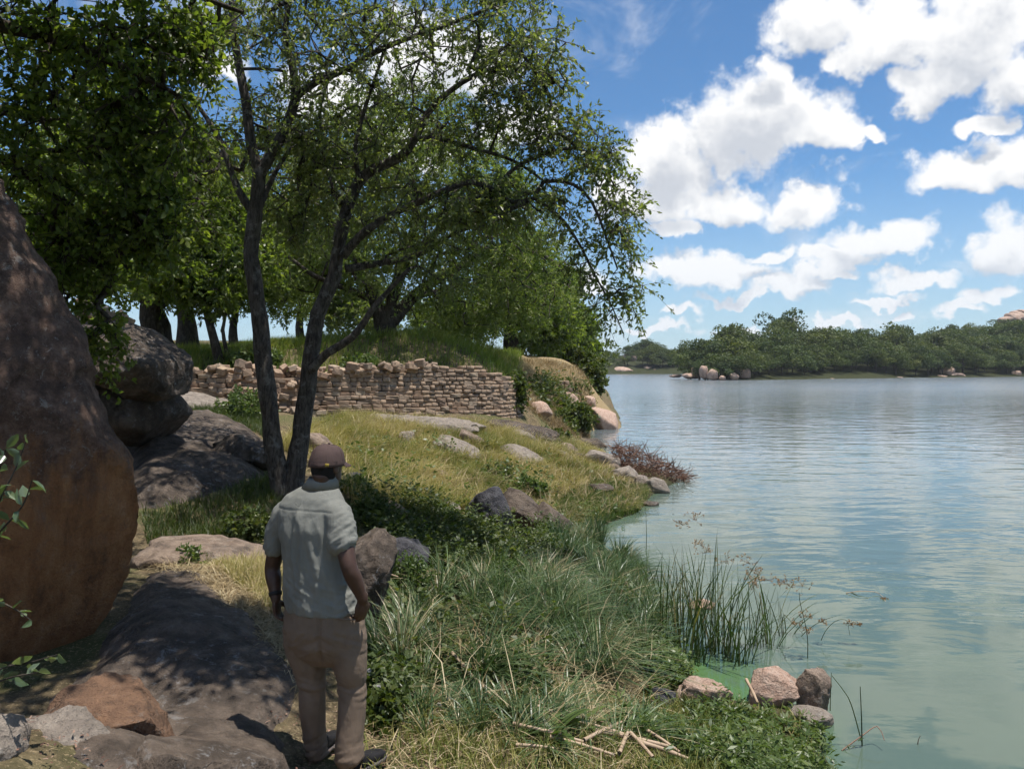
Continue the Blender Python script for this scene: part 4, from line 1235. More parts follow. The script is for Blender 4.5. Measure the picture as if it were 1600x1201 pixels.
simple_tree('bushy_tree', 'hazy back tree seen above the grass between the two stems of the forked tree', W(455, 540, 50), 50, [(470, 545), (468, 510), (470, 470)],
            [(500, 440, 90, 60, 50, 4, 1), (440, 400, 70, 60, 50, 4, 1), (560, 480, 90, 40, 50, 4, .9), (540, 360, 100, 80, 50, 4, 1)], 640, 38, r0=.3, mat='leaf_feather', fol=dict(tl=.9, L=.25, wd=.06))
simple_tree('bushy_tree', 'dark tree far left behind the stone heap', W(150, 520, 20), 20, [(150, 530), (148, 480), (145, 420), (150, 360)],
            [(120, 380, 90, 80, 20, 2.5, 1), (70, 300, 110, 100, 20, 2.5, 1), (180, 420, 70, 50, 20, 2, .7), (160, 240, 120, 90, 20, 2.5, 1), (300, 240, 90, 60, 21, 2, .6)], 560, 39, r0=.22, fol=dict(tl=.5, L=.13, wd=.035), extra=[[(148, 450), (180, 400), (200, 340)], [(148, 440), (100, 380), (70, 300)]])

# --- the near, large-leaved tree that shades the left and the foreground; its stem stands outside the picture
rg = np.random.default_rng(303)
NT = [limb([(-700, 1080), (-700, 600), (-660, 200), (-560, -80), (-420, -220)], 5.2, .24, .15, .25),
      limb([(-420, -220), (-150, -300), (200, -280, .2), (520, -250, .2), (820, -230, 0)], 5.2, .12, .03, .25),
      limb([(-560, -80), (-260, 20, 1.0), (0, 40, 1.5), (160, 90, 1.8), (280, 150, 2.0)], 5.2, .10, .02, .25),
      limb([(-640, 180), (-300, 180, 1.4), (-40, 230, 2.2), (120, 330, 2.6), (200, 420, 2.8)], 5.2, .09, .015, .25),
      limb([(-420, -220), (-200, -120, 1.5), (60, -60, 2.2), (260, -20, 2.5), (380, 20, 2.6)], 5.2, .09, .02, .25),
      limb([(-640, 180), (-200, 140, 3), (80, 190, 5.2), (240, 240, 6.6), (330, 300, 7.2)], 5.2, .11, .02, .25),
      limb([(-500, -150), (-300, -420, -.8), (0, -600, -1.2), (300, -640, -1.2)], 5.2, .10, .03, .25)]
blobs = [(110, 60, 190, 120, 7.3, 1.0, 1.3), (60, 230, 150, 110, 7.6, 1.0, 1.0), (230, 200, 80, 90, 7.6, .8, .9), (90, 400, 110, 80, 8.0, .7, 1.0), (150, 520, 38, 70, 8.3, .4, .35), (230, 350, 80, 60, 7.9, .6, .7),
         (280, 60, 70, 60, 7.7, .7, .5), (60, -220, 380, 130, 6.2, 1.2, 3.0), (360, -250, 300, 110, 5.6, 1.1, 3.4), (640, -250, 200, 90, 5.4, .9, 2.8), (-300, -300, 300, 200, 5.5, 1.5, 1.6), (100, -620, 420, 120, 4.2, .9, 1.4),
         (-250, 100, 200, 200, 6.5, 1.0, 1.2), (200, 200, 120, 110, 11.6, 1.5, 1.5), (290, 330, 80, 60, 12.0, 1.3, .8), (330, 60, 70, 70, 11.5, 1.2, .4)]
cl = in_blobs(blobs, 1900, rg)
# the break in the canopy that lets the sun onto the man's shoulders and the clearing
sd_ = np.array(SUN_DIR)
for gp, gr_ in (((-1.12, 4.3, 2.2), .58), ((-2.3, 6.7, 1.1), .7), ((-3.3, 3.3, 1.2), .4)):
    rel = cl - np.array(gp)
    off_ = np.linalg.norm(rel - np.outer(rel @ sd_, sd_), axis=1)
    cl = cl[(off_ > gr_) | (cl[:, 2] < 3.5)]
make_tree('broadleaf_tree', 'dark large-leaved tree overhanging the upper left corner and shading the foreground', 'tree', W(-700, 1080, 5.2), NT, cl, rg, 'leaf_dark', 'bark_dark',
          dict(twigs=5, per=9, tl=0.36, L=0.070, wd=0.021, droop=0.35, shape=6, twig_r=.004), 0.006, 10)

# ------------------------------------------------------------------ wooded far shore
def far_crown(seed, h, w, lobes=16, n=2600, q=0.42):
    rg = np.random.default_rng(seed)
    c = np.stack([rg.normal(0, .33, lobes) * w, rg.normal(0, .33, lobes) * w, h * (0.34 + 0.50 * rg.uniform(0, 1, lobes))], 1)
    hfr = (c[:, 2] / h - .34) / .5
    c[:, :2] *= (1.15 - 0.6 * hfr)[:, None]
    rad = w * rg.uniform(.17, .30, lobes)
    k = rg.integers(lobes, size=n)
    v = nrm(rg.normal(size=(n, 3)))
    v[:, 2] = np.where(v[:, 2] < -.5, -v[:, 2], v[:, 2])
    p = c[k] + v * (rad[k] * rg.uniform(.75, 1.08, n))[:, None] * np.array([1, 1, .8])
    tone = rg.uniform(0, 1, lobes)
    var = np.clip(tone[k] * .6 + rg.uniform(0, .45, n), 0, 1)
    s = q * rg.uniform(.6, 1.3, n)
    V, F, va = leaf_cards(p, nrm(v * .5 + rg.normal(size=(n, 3))), s, s * .42, var, rg, 4, face=v)
    me = np_mesh('crown', V, F, M['leaf_far'], False, var=va)
    tp = [(np.array([[0, 0, -.6], [0, 0, h * .25], [.2, 0, h * .5], [.1, .2, h * .75]]), np.array([.22, .17, .12, .05]) * h / 8)]
    for i in range(5):
        tp.append((np.array([[0, 0, h * .25], [c[i, 0] * .5, c[i, 1] * .5, h * .4], c[i]]), np.array([.10, .07, .03]) * h / 8))
    Vt, Qt = tube(tp, 5)
    return me, np_mesh('trunk', Vt, Qt, M['bark_dark'], True)
PROT = [far_crown(401, 8.2, 7.4), far_crown(402, 9.2, 6.4), far_crown(403, 7.0, 7.8), far_crown(404, 8.6, 8.2), far_crown(405, 6.2, 6.0), far_crown(406, 10.0, 7.0)]
def far_tree(x, y, s, label, group, v, rz):
    r = empty('far_tree', (x, y, H1(x, y) - .1), label, 'tree', group, rz)
    r.scale = (s * random.uniform(.9, 1.15), s * random.uniform(.9, 1.15), s * random.uniform(.85, 1.12))
    for nm, me in zip(('crown', 'trunk'), PROT[v]):
        o = bpy.data.objects.new(nm, me)
        COL.objects.link(o)
        o.parent = r
    return r
line = np.array([(38.5, 174), (42, 167.5), (49, 166), (60, 174), (79, 190), (110, 205), (150, 224), (190, 237)])
lseg = np.concatenate([[0], np.cumsum(np.hypot(*np.diff(line, axis=0).T))])
for row, (off, sp, sc_) in enumerate([(1.4, 3.3, .68), (6.0, 5.0, .96), (12.0, 5.6, 1.1), (19.5, 6.8, 1.18)]):
    s = 1.0 if row < 3 else 8.0
    while s < lseg[-1]:
        x, y = np.interp(s, lseg, line[:, 0]), np.interp(s, lseg, line[:, 1])
        xa, ya = np.interp(s + 3, lseg, line[:, 0]) - np.interp(s - 3, lseg, line[:, 0]), np.interp(s + 3, lseg, line[:, 1]) - np.interp(s - 3, lseg, line[:, 1])
        q_ = math.hypot(xa, ya)
        o_ = off + random.uniform(-1.3, 1.3)
        far_tree(x - ya / q_ * o_, y + xa / q_ * o_, sc_ * random.uniform(.8, 1.22), ['low rounded tree at the water edge of the wooded far shore', 'tree in the second row of the wooded far shore',
                 'tree deep in the wood of the far shore', 'tall tree on the skyline of the wooded far shore'][row],
                 ['far shore trees at the water edge', 'far shore trees of the second row', 'far shore trees deep in the wood', 'far shore skyline trees'][row], random.randrange(6), random.uniform(0, 6.28))
        s += sp * random.uniform(.75, 1.3)
for i in range(34):                                     # the hill at the right edge
    x, y = random.gauss(172, 17), random.gauss(258, 12)
    if lake_sd(np.array([x]), np.array([y]))[0] > 12:
        far_tree(x, y, random.uniform(.7, 1.05), 'tree on the hillside under the granite blocks at the right', 'trees of the right hillside', random.randrange(6), random.uniform(0, 6.28))
for i in range(72):                                     # the low hill at the end of the lake
    x = random.uniform(34, 92)
    y = random.uniform(309, 348) if i % 3 else random.uniform(305, 312)
    if lake_sd(np.array([x]), np.array([y]))[0] > 3:
        far_tree(x, y, (.32 + .5 * math.exp(-((x - 58) / 13) ** 2)) * random.uniform(.8, 1.2), 'small tree on the low hill at the far end of the lake', 'trees of the low far hill', random.randrange(6), random.uniform(0, 6.28))
for i in range(16):                                     # the bank running away on the left of the narrows
    y = 75 + i * 14 + random.uniform(-4, 4)
    x = np.interp(y, [68, 95, 128, 230, 292], [8.2, 11, 15, 24, 31]) - random.uniform(3.0, 6)
    far_tree(x, y, random.uniform(.5, .8), 'bank tree beyond the promontory on the left of the lake', 'trees along the left bank', random.randrange(6), random.uniform(0, 6.28))

# ------------------------------------------------------------------ grass, sedge, herbs
def blades(base, L, wd, lean, rg, var, seg=2, curl=0.6):
    """tapering bent blades; lean = (n,3) tip offset direction, scaled by length"""
    n = len(base)
    L, wd = np.asarray(L)[:, None], np.asarray(wd)[:, None]
    up = np.array([0, 0, 1.0])
    side = nrm(np.cross(lean + 1e-4, up) + rg.normal(size=(n, 3)) * .25)
    rows = []
    for k in range(seg):
        t = k / seg
        c = base + up * L * (t - curl * .55 * t * t * np.linalg.norm(lean, axis=1)[:, None]) + lean * L * (t * t * curl + t * (1 - curl) * .6)
        w_ = wd * (1 - .55 * t)
        rows += [c - side * w_, c + side * w_]
    t = 1.0
    rows.append(base + up * L * (t - curl * .55 * np.linalg.norm(lean, axis=1)[:, None]) + lean * L * (curl + (1 - curl) * .6))
    m = 2 * seg + 1
    V = np.stack(rows, 1).reshape(-1, 3)
    b = np.arange(n)[:, None] * m
    Q = np.concatenate([b + np.array([[2 * k, 2 * k + 1, 2 * k + 3, 2 * k + 2]]) for k in range(seg - 1)]) if seg > 1 else np.zeros((0, 4), int)
    T = b + np.array([[m - 3, m - 2, m - 1]])
    return V, [Q, T], np.repeat(var, m)

def clear_of_rocks(x, y, k=1.0):
    ok = np.ones(len(x), bool)
    for rx, ry, a, b in ROCKS:
        ok &= ((x - rx) / (a * k)) ** 2 + ((y - ry) / (b * k)) ** 2 > 1
    return ok
def to_px(x, y, z):
    return 800 + x / y * FPX, HOR + (CAMZ - z) / y * FPX
def in_poly(px, py, poly):
    ins = np.zeros(len(px), bool)
    for (x1, y1), (x2, y2) in zip(poly, poly[1:] + poly[:1]):
        ins ^= ((y1 > py) != (y2 > py)) & (px < (x2 - x1) * (py - y1) / (y2 - y1 + 1e-9) + x1)
    return ins
def scatter(n, x0, x1, y0, y1, rg, poly=None, rocks=0.85, zmin=0.03):
    """points on the ground; poly = the patch's outline as it lies on the ground, read off the photo"""
    out = []
    tot = 0
    tries = 0
    while tot < n and tries < 14:
        m = int(n * 2.2)
        x, y = rg.uniform(x0, x1, m), rg.uniform(y0, y1, m)
        z = Hq(x, y)
        ok = z > zmin
        if rocks:
            ok &= clear_of_rocks(x, y, rocks)
        if rocks > .3:
            for pl in SLABS:
                ok &= ~inside(x, y, pl)
        if poly is not None:
            ok &= in_poly(*to_px(x, y, z), poly)
        P = np.stack([x, y, z], 1)[ok]
        out.append(P)
        tot += len(P)
        tries += 1
    return np.concatenate(out)[:n]
def stuff(name, V, F, mat, va, label=None):
    o = add(name, np_mesh(name, V, F, M[mat], False, var=va))
    o['kind'] = 'stuff'
    if label:
        o['label'] = label
    return o

def straw(n, box, poly, name, label, L=(.10, .3), mat='grass_dry', w_=(.0015, .0035), lift=.25, rocks=.8):
    P = scatter(n, *box, rg, poly, rocks)
    n = len(P)
    a = rg.uniform(0, 2 * PI, n)
    P = P + np.array([0, 0, .01]) + np.array([0, 0, 1.0]) * rg.uniform(0, .05, n)[:, None]
    ln = rg.uniform(*L, n)
    d_ = np.stack([np.cos(a), np.sin(a), rg.normal(0, lift, n).clip(-.1, 1)], 1)
    wv = np.stack([-np.sin(a), np.cos(a), 0 * a], 1) * rg.uniform(*w_, n)[:, None]
    mid = P + d_ * ln[:, None] * .5 + (np.array([0, 0, .08]) + rg.normal(0, .05, (n, 3))) * ln[:, None]
    V = np.stack([P - wv, P + wv, mid + wv, mid - wv, P + d_ * ln[:, None]], 1).reshape(-1, 3)
    b = np.arange(n)[:, None] * 5
    return stuff(name, V, [b + np.array([[0, 1, 2, 3]]), b + np.array([[3, 2, 4]])], mat, np.repeat(rg.uniform(0, 1, n), 5), label)
rg = np.random.default_rng(501)
# meadow on the slope below the wall
P = scatter(128000, -4.2, 4.6, 8.8, 24.5, rg, [(430, 700), (470, 640), (560, 655), (720, 668), (800, 672), (880, 690), (930, 700), (960, 745), (1012, 770), (1000, 815), (900, 838), (850, 840), (760, 800), (680, 800), (610, 815), (560, 800), (530, 760), (480, 720)])
n = len(P)
pt = fbm(P * np.array([.55, .45, 0]) + 4, 3)
clump = fbm(P * np.array([2.6, 2.2, 0]) + 14, 2)
keep = clump + rg.normal(0, .25, n) > -0.22
P, pt, clump = P[keep], pt[keep], clump[keep]
n = len(P)
shoreg = sstep(P[:, 2], .9, .15)
var = np.clip(.54 + .55 * pt + .18 * rg.normal(size=n) - .30 * shoreg * rg.uniform(.3, 1, n) + .22 * (rg.uniform(0, 1, n) < .22), 0, 1)
lean = np.stack([.2 + .6 * rg.normal(size=n) + .9 * clump, -.1 + .6 * rg.normal(size=n) + .7 * fbm(P * np.array([1.9, 1.9, 0]) + 88, 2), 0 * var], 1)
V, F, va = blades(P, rg.uniform(.14, .44, n) * (1 + .5 * clump.clip(-.6, 1)) * (1 - .45 * shoreg), rg.uniform(.0035, .008, n), lean, rg, var)
stuff('meadow_grass', V, F, 'grass', va, 'long yellow-green meadow grass on the slope below the stone wall')
# pale seeding wisps standing out of it
W_ = P[rg.choice(len(P), 7000, replace=False)]
n = len(W_)
cl_ = fbm(W_ * np.array([1.3, 1.1, 0]) + 44, 2)
W_ = W_[cl_ + rg.normal(0, .2, n) > .0]
n = len(W_)
V, F, va = blades(W_, rg.uniform(.3, .62, n), rg.uniform(.0035, .006, n), np.stack([.35 + .5 * rg.normal(size=n), -.15 + .5 * rg.normal(size=n), np.zeros(n)], 1), rg, rg.uniform(.35, 1, n), 3, .8)
stuff('straw_wisps', V, F, 'grass_dry', va, 'pale dry wisps standing above the slope meadow')
straw(9000, (-3.5, 3.6, 9.5, 22), [(440, 700), (560, 660), (760, 675), (900, 700), (1000, 770), (980, 815), (860, 830), (700, 795), (560, 800)], 'flattened_straw', 'flattened straw lying through the slope meadow', (.15, .45), 'grass_dry', (.004, .008), .45)
# tall green grass on the terrace
P = scatter(52000, -14, 5.0, 21.5, 46, rg, None, .9, 2.6)
n = len(P)
pxp, pyp = to_px(P[:, 0], P[:, 1], P[:, 2])
dryz = sstep(pxp, 770, 850)
P = P[(dryz < .6) & (pxp > 60)]
n = len(P)
wob = fbm(P * np.array([.5, .35, 0]) + 31, 3)
V, F, va = blades(P, rg.uniform(.20, .50, n) * (1 + .4 * wob), rg.uniform(.008, .016, n), np.stack([.2 + .35 * rg.normal(size=n), .3 * rg.normal(size=n), np.zeros(n)], 1), rg,
                  np.clip(.4 + .6 * wob + .2 * rg.normal(size=n), 0, 1))
stuff('tall_grass', V, F, 'grass_green', va, 'tall green grass growing on the terrace above the wall')
# straw-coloured grass on the promontory and its bank
P = scatter(28000, 0.3, 5.5, 25, 44, rg, [(770, 560), (870, 565), (918, 580), (925, 615), (930, 650), (930, 690), (870, 680), (815, 640), (800, 600)], .8, .1)
n = len(P)
hi = sstep(P[:, 2], 1.3, 2.3)
V, F, va = blades(P, rg.uniform(.10, .28, n), rg.uniform(.007, .014, n), np.stack([.2 + .4 * rg.normal(size=n), -.1 + .4 * rg.normal(size=n), np.zeros(n)], 1), rg,
                  np.clip(.58 + .36 * hi + .16 * rg.normal(size=n) + .4 * fbm(P * .9, 2), 0, 1))
stuff('straw_grass', V, F, 'grass_dry', np.clip(va - .25, 0, 1), 'straw-coloured dry grass on the promontory and its bank')
# shade-coloured grass left of the forked tree, and the turf by the water
P = scatter(13000, -6.5, -1.4, 7.2, 19, rg, [(190, 690), (280, 640), (420, 640), (430, 760), (560, 790), (560, 830), (420, 840), (230, 850), (215, 780)], .72)
n = len(P)
V, F, va = blades(P, rg.uniform(.07, .24, n), rg.uniform(.003, .006, n), np.stack([.5 * rg.normal(size=n), .5 * rg.normal(size=n), np.zeros(n)], 1), rg, np.clip(.3 + .35 * fbm(P * 1.4 + 3, 2) + .22 * rg.normal(size=n), 0, 1))
stuff('shade_grass', V, F, 'leaf_shrub', va, 'thin grass coloured dark for tree shade left of the forked tree')  # tree shade put into the colour by the darker shrub greens
P = scatter(17000, 0.5, 3.6, 12.5, 20, rg, [(870, 790), (930, 755), (1012, 765), (1008, 800), (950, 828), (890, 838), (860, 830)], .9, .0)
n = len(P)
V, F, va = blades(P, rg.uniform(.10, .24, n), rg.uniform(.005, .010, n), np.stack([.4 * rg.normal(size=n), .4 * rg.normal(size=n), np.zeros(n)], 1), rg, rg.uniform(0, .8, n))
stuff('shore_turf', V, F, 'leaf_herb', va, 'bright green turf running down to the water behind the split boulder')
# straw lying about: the clearing left of the man and the near ground right of him
straw(9000, (-3.6, -.9, 4.6, 8.2), [(225, 875), (300, 868), (430, 880), (470, 960), (470, 1090), (440, 1050), (390, 980), (330, 930), (240, 895)], 'dry_litter', 'dry grass litter in the sunny clearing left of the man', (.05, .2), rocks=0)
straw(1100, (-1.6, 1.2, 3.9, 6.2), [(560, 1100), (680, 1060), (800, 1075), (960, 1120), (1020, 1200), (1010, 1260), (500, 1260), (545, 1190)], 'straw_litter', 'pale straw and cut stalks strewn on the near ground', (.06, .3), rocks=.6)
straw(2200, (-2.6, -.4, 3.2, 5.6), None, 'leaf_litter', 'brown leaf litter scattered over the shaded slabs', (.012, .035), 'twig', (.002, .005), .1, rocks=0)
P = scatter(6500, -3.2, -1.0, 5.4, 8.4, rg, [(225, 862), (430, 872), (455, 960), (420, 960), (330, 915), (235, 890)], .5)
n = len(P)
V, F, va = blades(P, rg.uniform(.06, .2, n), rg.uniform(.002, .0045, n), np.stack([.5 * rg.normal(size=n), .5 * rg.normal(size=n), np.zeros(n)], 1), rg, np.clip(rg.normal(.7, .25, n), 0, 1))
stuff('clearing_grass', V, F, 'grass', va, 'short dry grass of the small clearing left of the man')

# blue-green sedge: tussocks of long arching blades right of the man
C = scatter(175, -1.3, 1.8, 4.9, 10.5, rg, [(575, 1000), (640, 950), (760, 905), (900, 900), (1010, 930), (1030, 985), (1010, 1040), (950, 1080), (860, 1060), (770, 1080), (680, 1040), (590, 1065)], .8)
Cb = scatter(36, .1, 1.8, 9.2, 13.2, rg, [(860, 850), (960, 846), (1015, 900), (1020, 930), (930, 925), (860, 900)], .9, -.05)
C = C[fbm(C * 1.3 + 9, 2) + rg.normal(0, .15, len(C)) > -.22]
allp, allL, alll, allv, allw = [], [], [], [], []
Cf = scatter(44, -1.3, 1.5, 4.2, 6.6, rg, [(575, 1075), (700, 1060), (900, 1085), (1010, 1110), (1000, 1185), (640, 1185)], .8)
for cset, per, l0, l1, gr in ((C, 105, .26, .66, 0), (Cb, 150, .30, .62, 1), (Cf, 60, .12, .36, 0)):
    for c in cset:
        k = int(per * rg.uniform(.5, 1.3))
        a = rg.uniform(0, 2 * PI, k)
        rad = rg.uniform(0, .07, k)
        allp.append(c + np.stack([rad * np.cos(a), rad * np.sin(a), 0 * a - .02], 1))
        allL.append(rg.uniform(l0, l1, k) * rg.uniform(.75, 1.2))
        bias = rg.normal(0, .45, 2)
        shade_ = rg.normal(0, .13) + (.45 if rg.uniform() < .12 else 0)
        q_ = rg.uniform(.1, 1.15, k)
        alll.append(np.stack([np.cos(a) * q_ + bias[0] + .15, np.sin(a) * q_ + bias[1], 0 * a], 1) * (.8 if gr else 1))
        allv.append(np.clip(rg.normal(.45 - .12 * gr, .22, k) + shade_ + .35 * (rg.uniform(0, 1, k) < .10), 0, 1))
        allw.append(rg.uniform(.003, .0068, k) * (1.3 if gr else 1))
V, F, va = blades(np.concatenate(allp), np.concatenate(allL), np.concatenate(allw), np.concatenate(alll), rg, np.concatenate(allv), 4, .8)
stuff('sedge', V, F, 'sedge', va, 'tangled blue-green sedge right of the man')
# pale bleached stalks caught in the sedge
straw(1000, (-1.0, 1.7, 4.2, 8.2), [(620, 1000), (760, 960), (960, 1000), (1010, 1060), (1000, 1140), (860, 1170), (660, 1120), (600, 1060)], 'bleached_stalks', 'bleached dead stalks caught in the sedge', (.2, .55), 'grass_dry', (.002, .004), .5)
straw(1800, (.2, 1.9, 7.4, 10.5), [(840, 900), (960, 895), (1010, 930), (1000, 985), (900, 1000), (850, 950)], 'brown_stalks', 'brown trampled stalks between sedge and reeds', (.15, .4), 'twig', (.002, .004), .5)

# low plants growing through the sedge
def herbs(n, box, poly, name, label, hgt=(.06, .2), L=.05, wd=.011, mat='leaf_herb', per=9, zmin=-.02, patch=1.6):
    P = scatter(int(n * 1.5), *box, rg, poly, .8, zmin)
    msk = fbm(P * patch + 61, 3) + rg.normal(0, .12, len(P))
    P, msk = P[msk > -.12], msk[msk > -.12]
    n = len(P)
    h = rg.uniform(*hgt, n) * (.55 + 1.3 * sstep(msk, -.1, .5))
    t = rg.uniform(.15, 1, (n, per))
    ln = rg.normal(0, .3, (n, 2))
    p = P[:, None] + np.stack([ln[:, :1] * h[:, None] * t, ln[:, 1:] * h[:, None] * t, h[:, None] * t], -1)
    a = rg.uniform(0, 2 * PI, (n, per))
    d_ = np.stack([np.cos(a), np.sin(a), rg.uniform(.1, .9, (n, per))], -1).reshape(-1, 3)
    sc = rg.uniform(.6, 1.3, n * per) * np.repeat(rg.uniform(.5, 1.5, n), per)
    V, F, va = leaf_cards(p.reshape(-1, 3), d_, L * sc, wd * sc, np.clip(np.repeat(rg.uniform(0, .6, n), per) + rg.uniform(0, .4, n * per), 0, 1), rg, 4, face=np.array([0, 0, 1.0]))
    return stuff(name, V, F, mat, va, label)
herbs(1700, (.4, 2.7, 4.4, 7.4), [(960, 1130), (1040, 1100), (1150, 1115), (1240, 1110), (1290, 1150), (1300, 1260), (1000, 1260), (990, 1190)], 'shore_herbs', 'fresh green lance-leaved herbs along the near water edge', (.03, .2), .055, .008)
herbs(900, (1.1, 2.0, 6.6, 8.3), [(1010, 1030), (1060, 1025), (1110, 1050), (1060, 1075), (1015, 1100)], 'shore_herbs', 'green herbs at the inlet left of the pink stones', (.05, .16), .05, .011)
herbs(900, (-3.2, 3.2, 10, 20), [(520, 720), (640, 690), (800, 700), (960, 760), (980, 810), (860, 830), (700, 790), (580, 800)], 'slope_weeds', 'scattered green weeds in the slope meadow', (.10, .32), .07, .018, 'leaf_herb', 9, .03, .9)
herbs(1500, (-1.2, 1.0, 4.6, 6.6), [(570, 1040), (700, 1040), (860, 1085), (820, 1130), (660, 1120), (565, 1110)], 'low_weeds', 'low weeds at the front of the sedge', (.05, .18), .045, .012, 'leaf_shrub')
herbs(330, (-1.2, 1.8, 5.2, 9.6), [(590, 960), (760, 905), (960, 920), (1010, 1000), (940, 1070), (700, 1050), (590, 1060)], 'sedge_weeds', 'leafy weeds growing through the sedge', (.12, .32), .05, .014, 'leaf_shrub', 12, .03, 1.1)
herbs(3000, (-2.2, 1.6, 8.6, 13.2), [(560, 800), (680, 800), (760, 830), (870, 850), (860, 905), (740, 920), (640, 920), (600, 900)], 'scrub_cover', 'dark low scrub between the upright boulder and the split boulder', (.10, .32), .055, .014, 'leaf_shrub', 12)
herbs(800, (.5, 5.4, 27, 41), [(815, 590), (880, 600), (925, 600), (935, 665), (900, 690), (830, 670)], 'bank_scrub', 'scrubby plants on the bank below the ruined stub', (.15, .45), .12, .03, 'leaf_shrub', 12)

# loose green blades between the near herbs and the straw
P = scatter(16000, -1.4, 2.6, 4.2, 7.4, rg, [(560, 1080), (700, 1050), (900, 1080), (1050, 1100), (1290, 1130), (1300, 1260), (540, 1260)], .7)
n = len(P)
cl_ = fbm(P * 2.2 + 70, 2)
P = P[cl_ + rg.normal(0, .25, n) > -.05]
n = len(P)
V, F, va = blades(P, rg.uniform(.04, .19, n), rg.uniform(.002, .005, n), np.stack([.5 * rg.normal(size=n), .5 * rg.normal(size=n), np.zeros(n)], 1), rg, np.clip(rg.normal(.25, .25, n), 0, 1), 3)
stuff('near_grass', V, F, 'grass', va, 'loose green and yellow grass blades on the near ground')

# ------------------------------------------------------------------ bushes and other single plants
def bush(name, label, px, py, D, hw, hh, n, seed, mat='leaf_shrub', L=.05, wd=.015, twigs=4, per=7, shape=4, cat='bush', group=None):
    """(px, py) = middle of the foot; hw, hh = half width and height in photo pixels"""
    rg = np.random.default_rng(seed)
    Dn = hit(px, py, D * .75, D * 1.35)
    D = Dn or D
    base = W(px, py, D)
    root = empty(name, base, label, cat, group)
    w_, h_ = hw / FPX * D, hh / FPX * D
    v = nrm(rg.normal(size=(n, 3))) * (rg.uniform(.25, 1, n) ** (1 / 2.5))[:, None]
    v *= (1 + .35 * fbm(v * 1.7 + seed, 2))[:, None]
    cl = base + np.stack([v[:, 0] * w_, v[:, 1] * w_, h_ * (.45 + .5 * v[:, 2])], 1)
    cl = cl[cl[:, 2] > base[2] - .02]
    st = []
    for i in range(5):
        a = rg.uniform(0, 6.28)
        st.append(resample([np.append(base - [0, 0, .03], .012), np.append(base + [np.cos(a) * w_ * .25, np.sin(a) * w_ * .25, h_ * .4], .008), np.append(base + [np.cos(a) * w_ * .5, np.sin(a) * w_ * .5, h_ * .75], .004)], .06))
    paths, arr = grow(st, cl, rg, .002, .05, .1)
    V, F, va, tw = foliage(cl, arr, rg, twigs, per, .12 * max(1, h_ * 2), L, wd, .1, shape)
    Vt, Qt = tube([(s_[:, :3], s_[:, 3]) for s_ in st] + paths, 4)
    add('stems', np_mesh('stems', Vt, Qt, M['bark_dark'], True), root)
    add('leaves', np_mesh('leaves', V, F, M[mat], False, var=va), root)
    return root
bush('low_bush', 'bright green low bush at the left of the wall, beside the left tree stem', 382, 652, 15.5, 42, 42, 90, 601, 'leaf_herb', .07, .02)
bush('low_bush', 'yellow-green leafy bush in the middle of the dark scrub', 790, 925, 9, 45, 52, 110, 602, 'leaf_herb', .045, .014)
bush('low_bush', 'pale olive bush right of the upright boulder beside the man', 634, 930, 8, 34, 62, 110, 603, 'leaf_herb', .04, .011)
bush('low_bush', 'small bright plant beside the dark rock next to the cap', 552, 772, 9.4, 16, 26, 34, 604, 'leaf_herb', .07, .025)
bush('low_bush', 'leafy clump behind the split boulder on the slope', 828, 778, 14.5, 26, 34, 60, 605, 'leaf_herb', .07, .022)
bush('low_bush', 'dark green bush below the dark shaded slab of the wall', 862, 690, 22, 24, 22, 60, 606, 'leaf_shrub', .10, .03)
bush('low_bush', 'dark scrub bush above the smooth black boulder', 690, 850, 10.5, 50, 50, 120, 607, 'leaf_shrub', .05, .013)
bush('low_bush', 'brownish scrub bush right below the split boulder', 880, 905, 10.5, 40, 50, 110, 608, 'leaf_shrub', .045, .011)
bush('low_bush', 'green bush creeping at the foot of the wedge boulder', 900, 668, 33, 26, 40, 110, 609, 'leaf_shrub', .13, .04)
bush('low_bush', 'ivy-like bush hanging on the rounded right end of the stone wall', 806, 640, 24.5, 13, 58, 110, 610, 'leaf_shrub', .10, .035)
bush('low_bush', 'dark weeds under the overhanging boulder', 205, 648, 11.5, 40, 34, 80, 611, 'leaf_shrub', .06, .018)
bush('low_bush', 'green weeds in front of the thin flat ledge of rock', 292, 888, 7.8, 16, 26, 30, 612, 'leaf_herb', .05, .012)
bush('low_bush', 'dark bush in the grass above the split boulder', 775, 750, 14.8, 26, 24, 50, 613, 'leaf_shrub', .07, .016)
bush('low_bush', 'shady weeds right of the thin ledge, by the left arm of the man', 390, 838, 8.8, 36, 40, 80, 614, 'leaf_shrub', .05, .016)
bush('low_bush', 'green clump in the terrace grass left of the feathery trunk', 560, 580, 23.5, 30, 26, 60, 615, 'leaf_herb', .12, .035)
bush('low_bush', 'bushy green patch in the terrace grass behind the thin pair', 400, 572, 24, 40, 30, 80, 616, 'leaf_herb', .12, .035)
bush('low_bush', 'leafy weeds at the right shoe of the man', 598, 1130, 5.0, 26, 44, 60, 617, 'leaf_shrub', .05, .018)

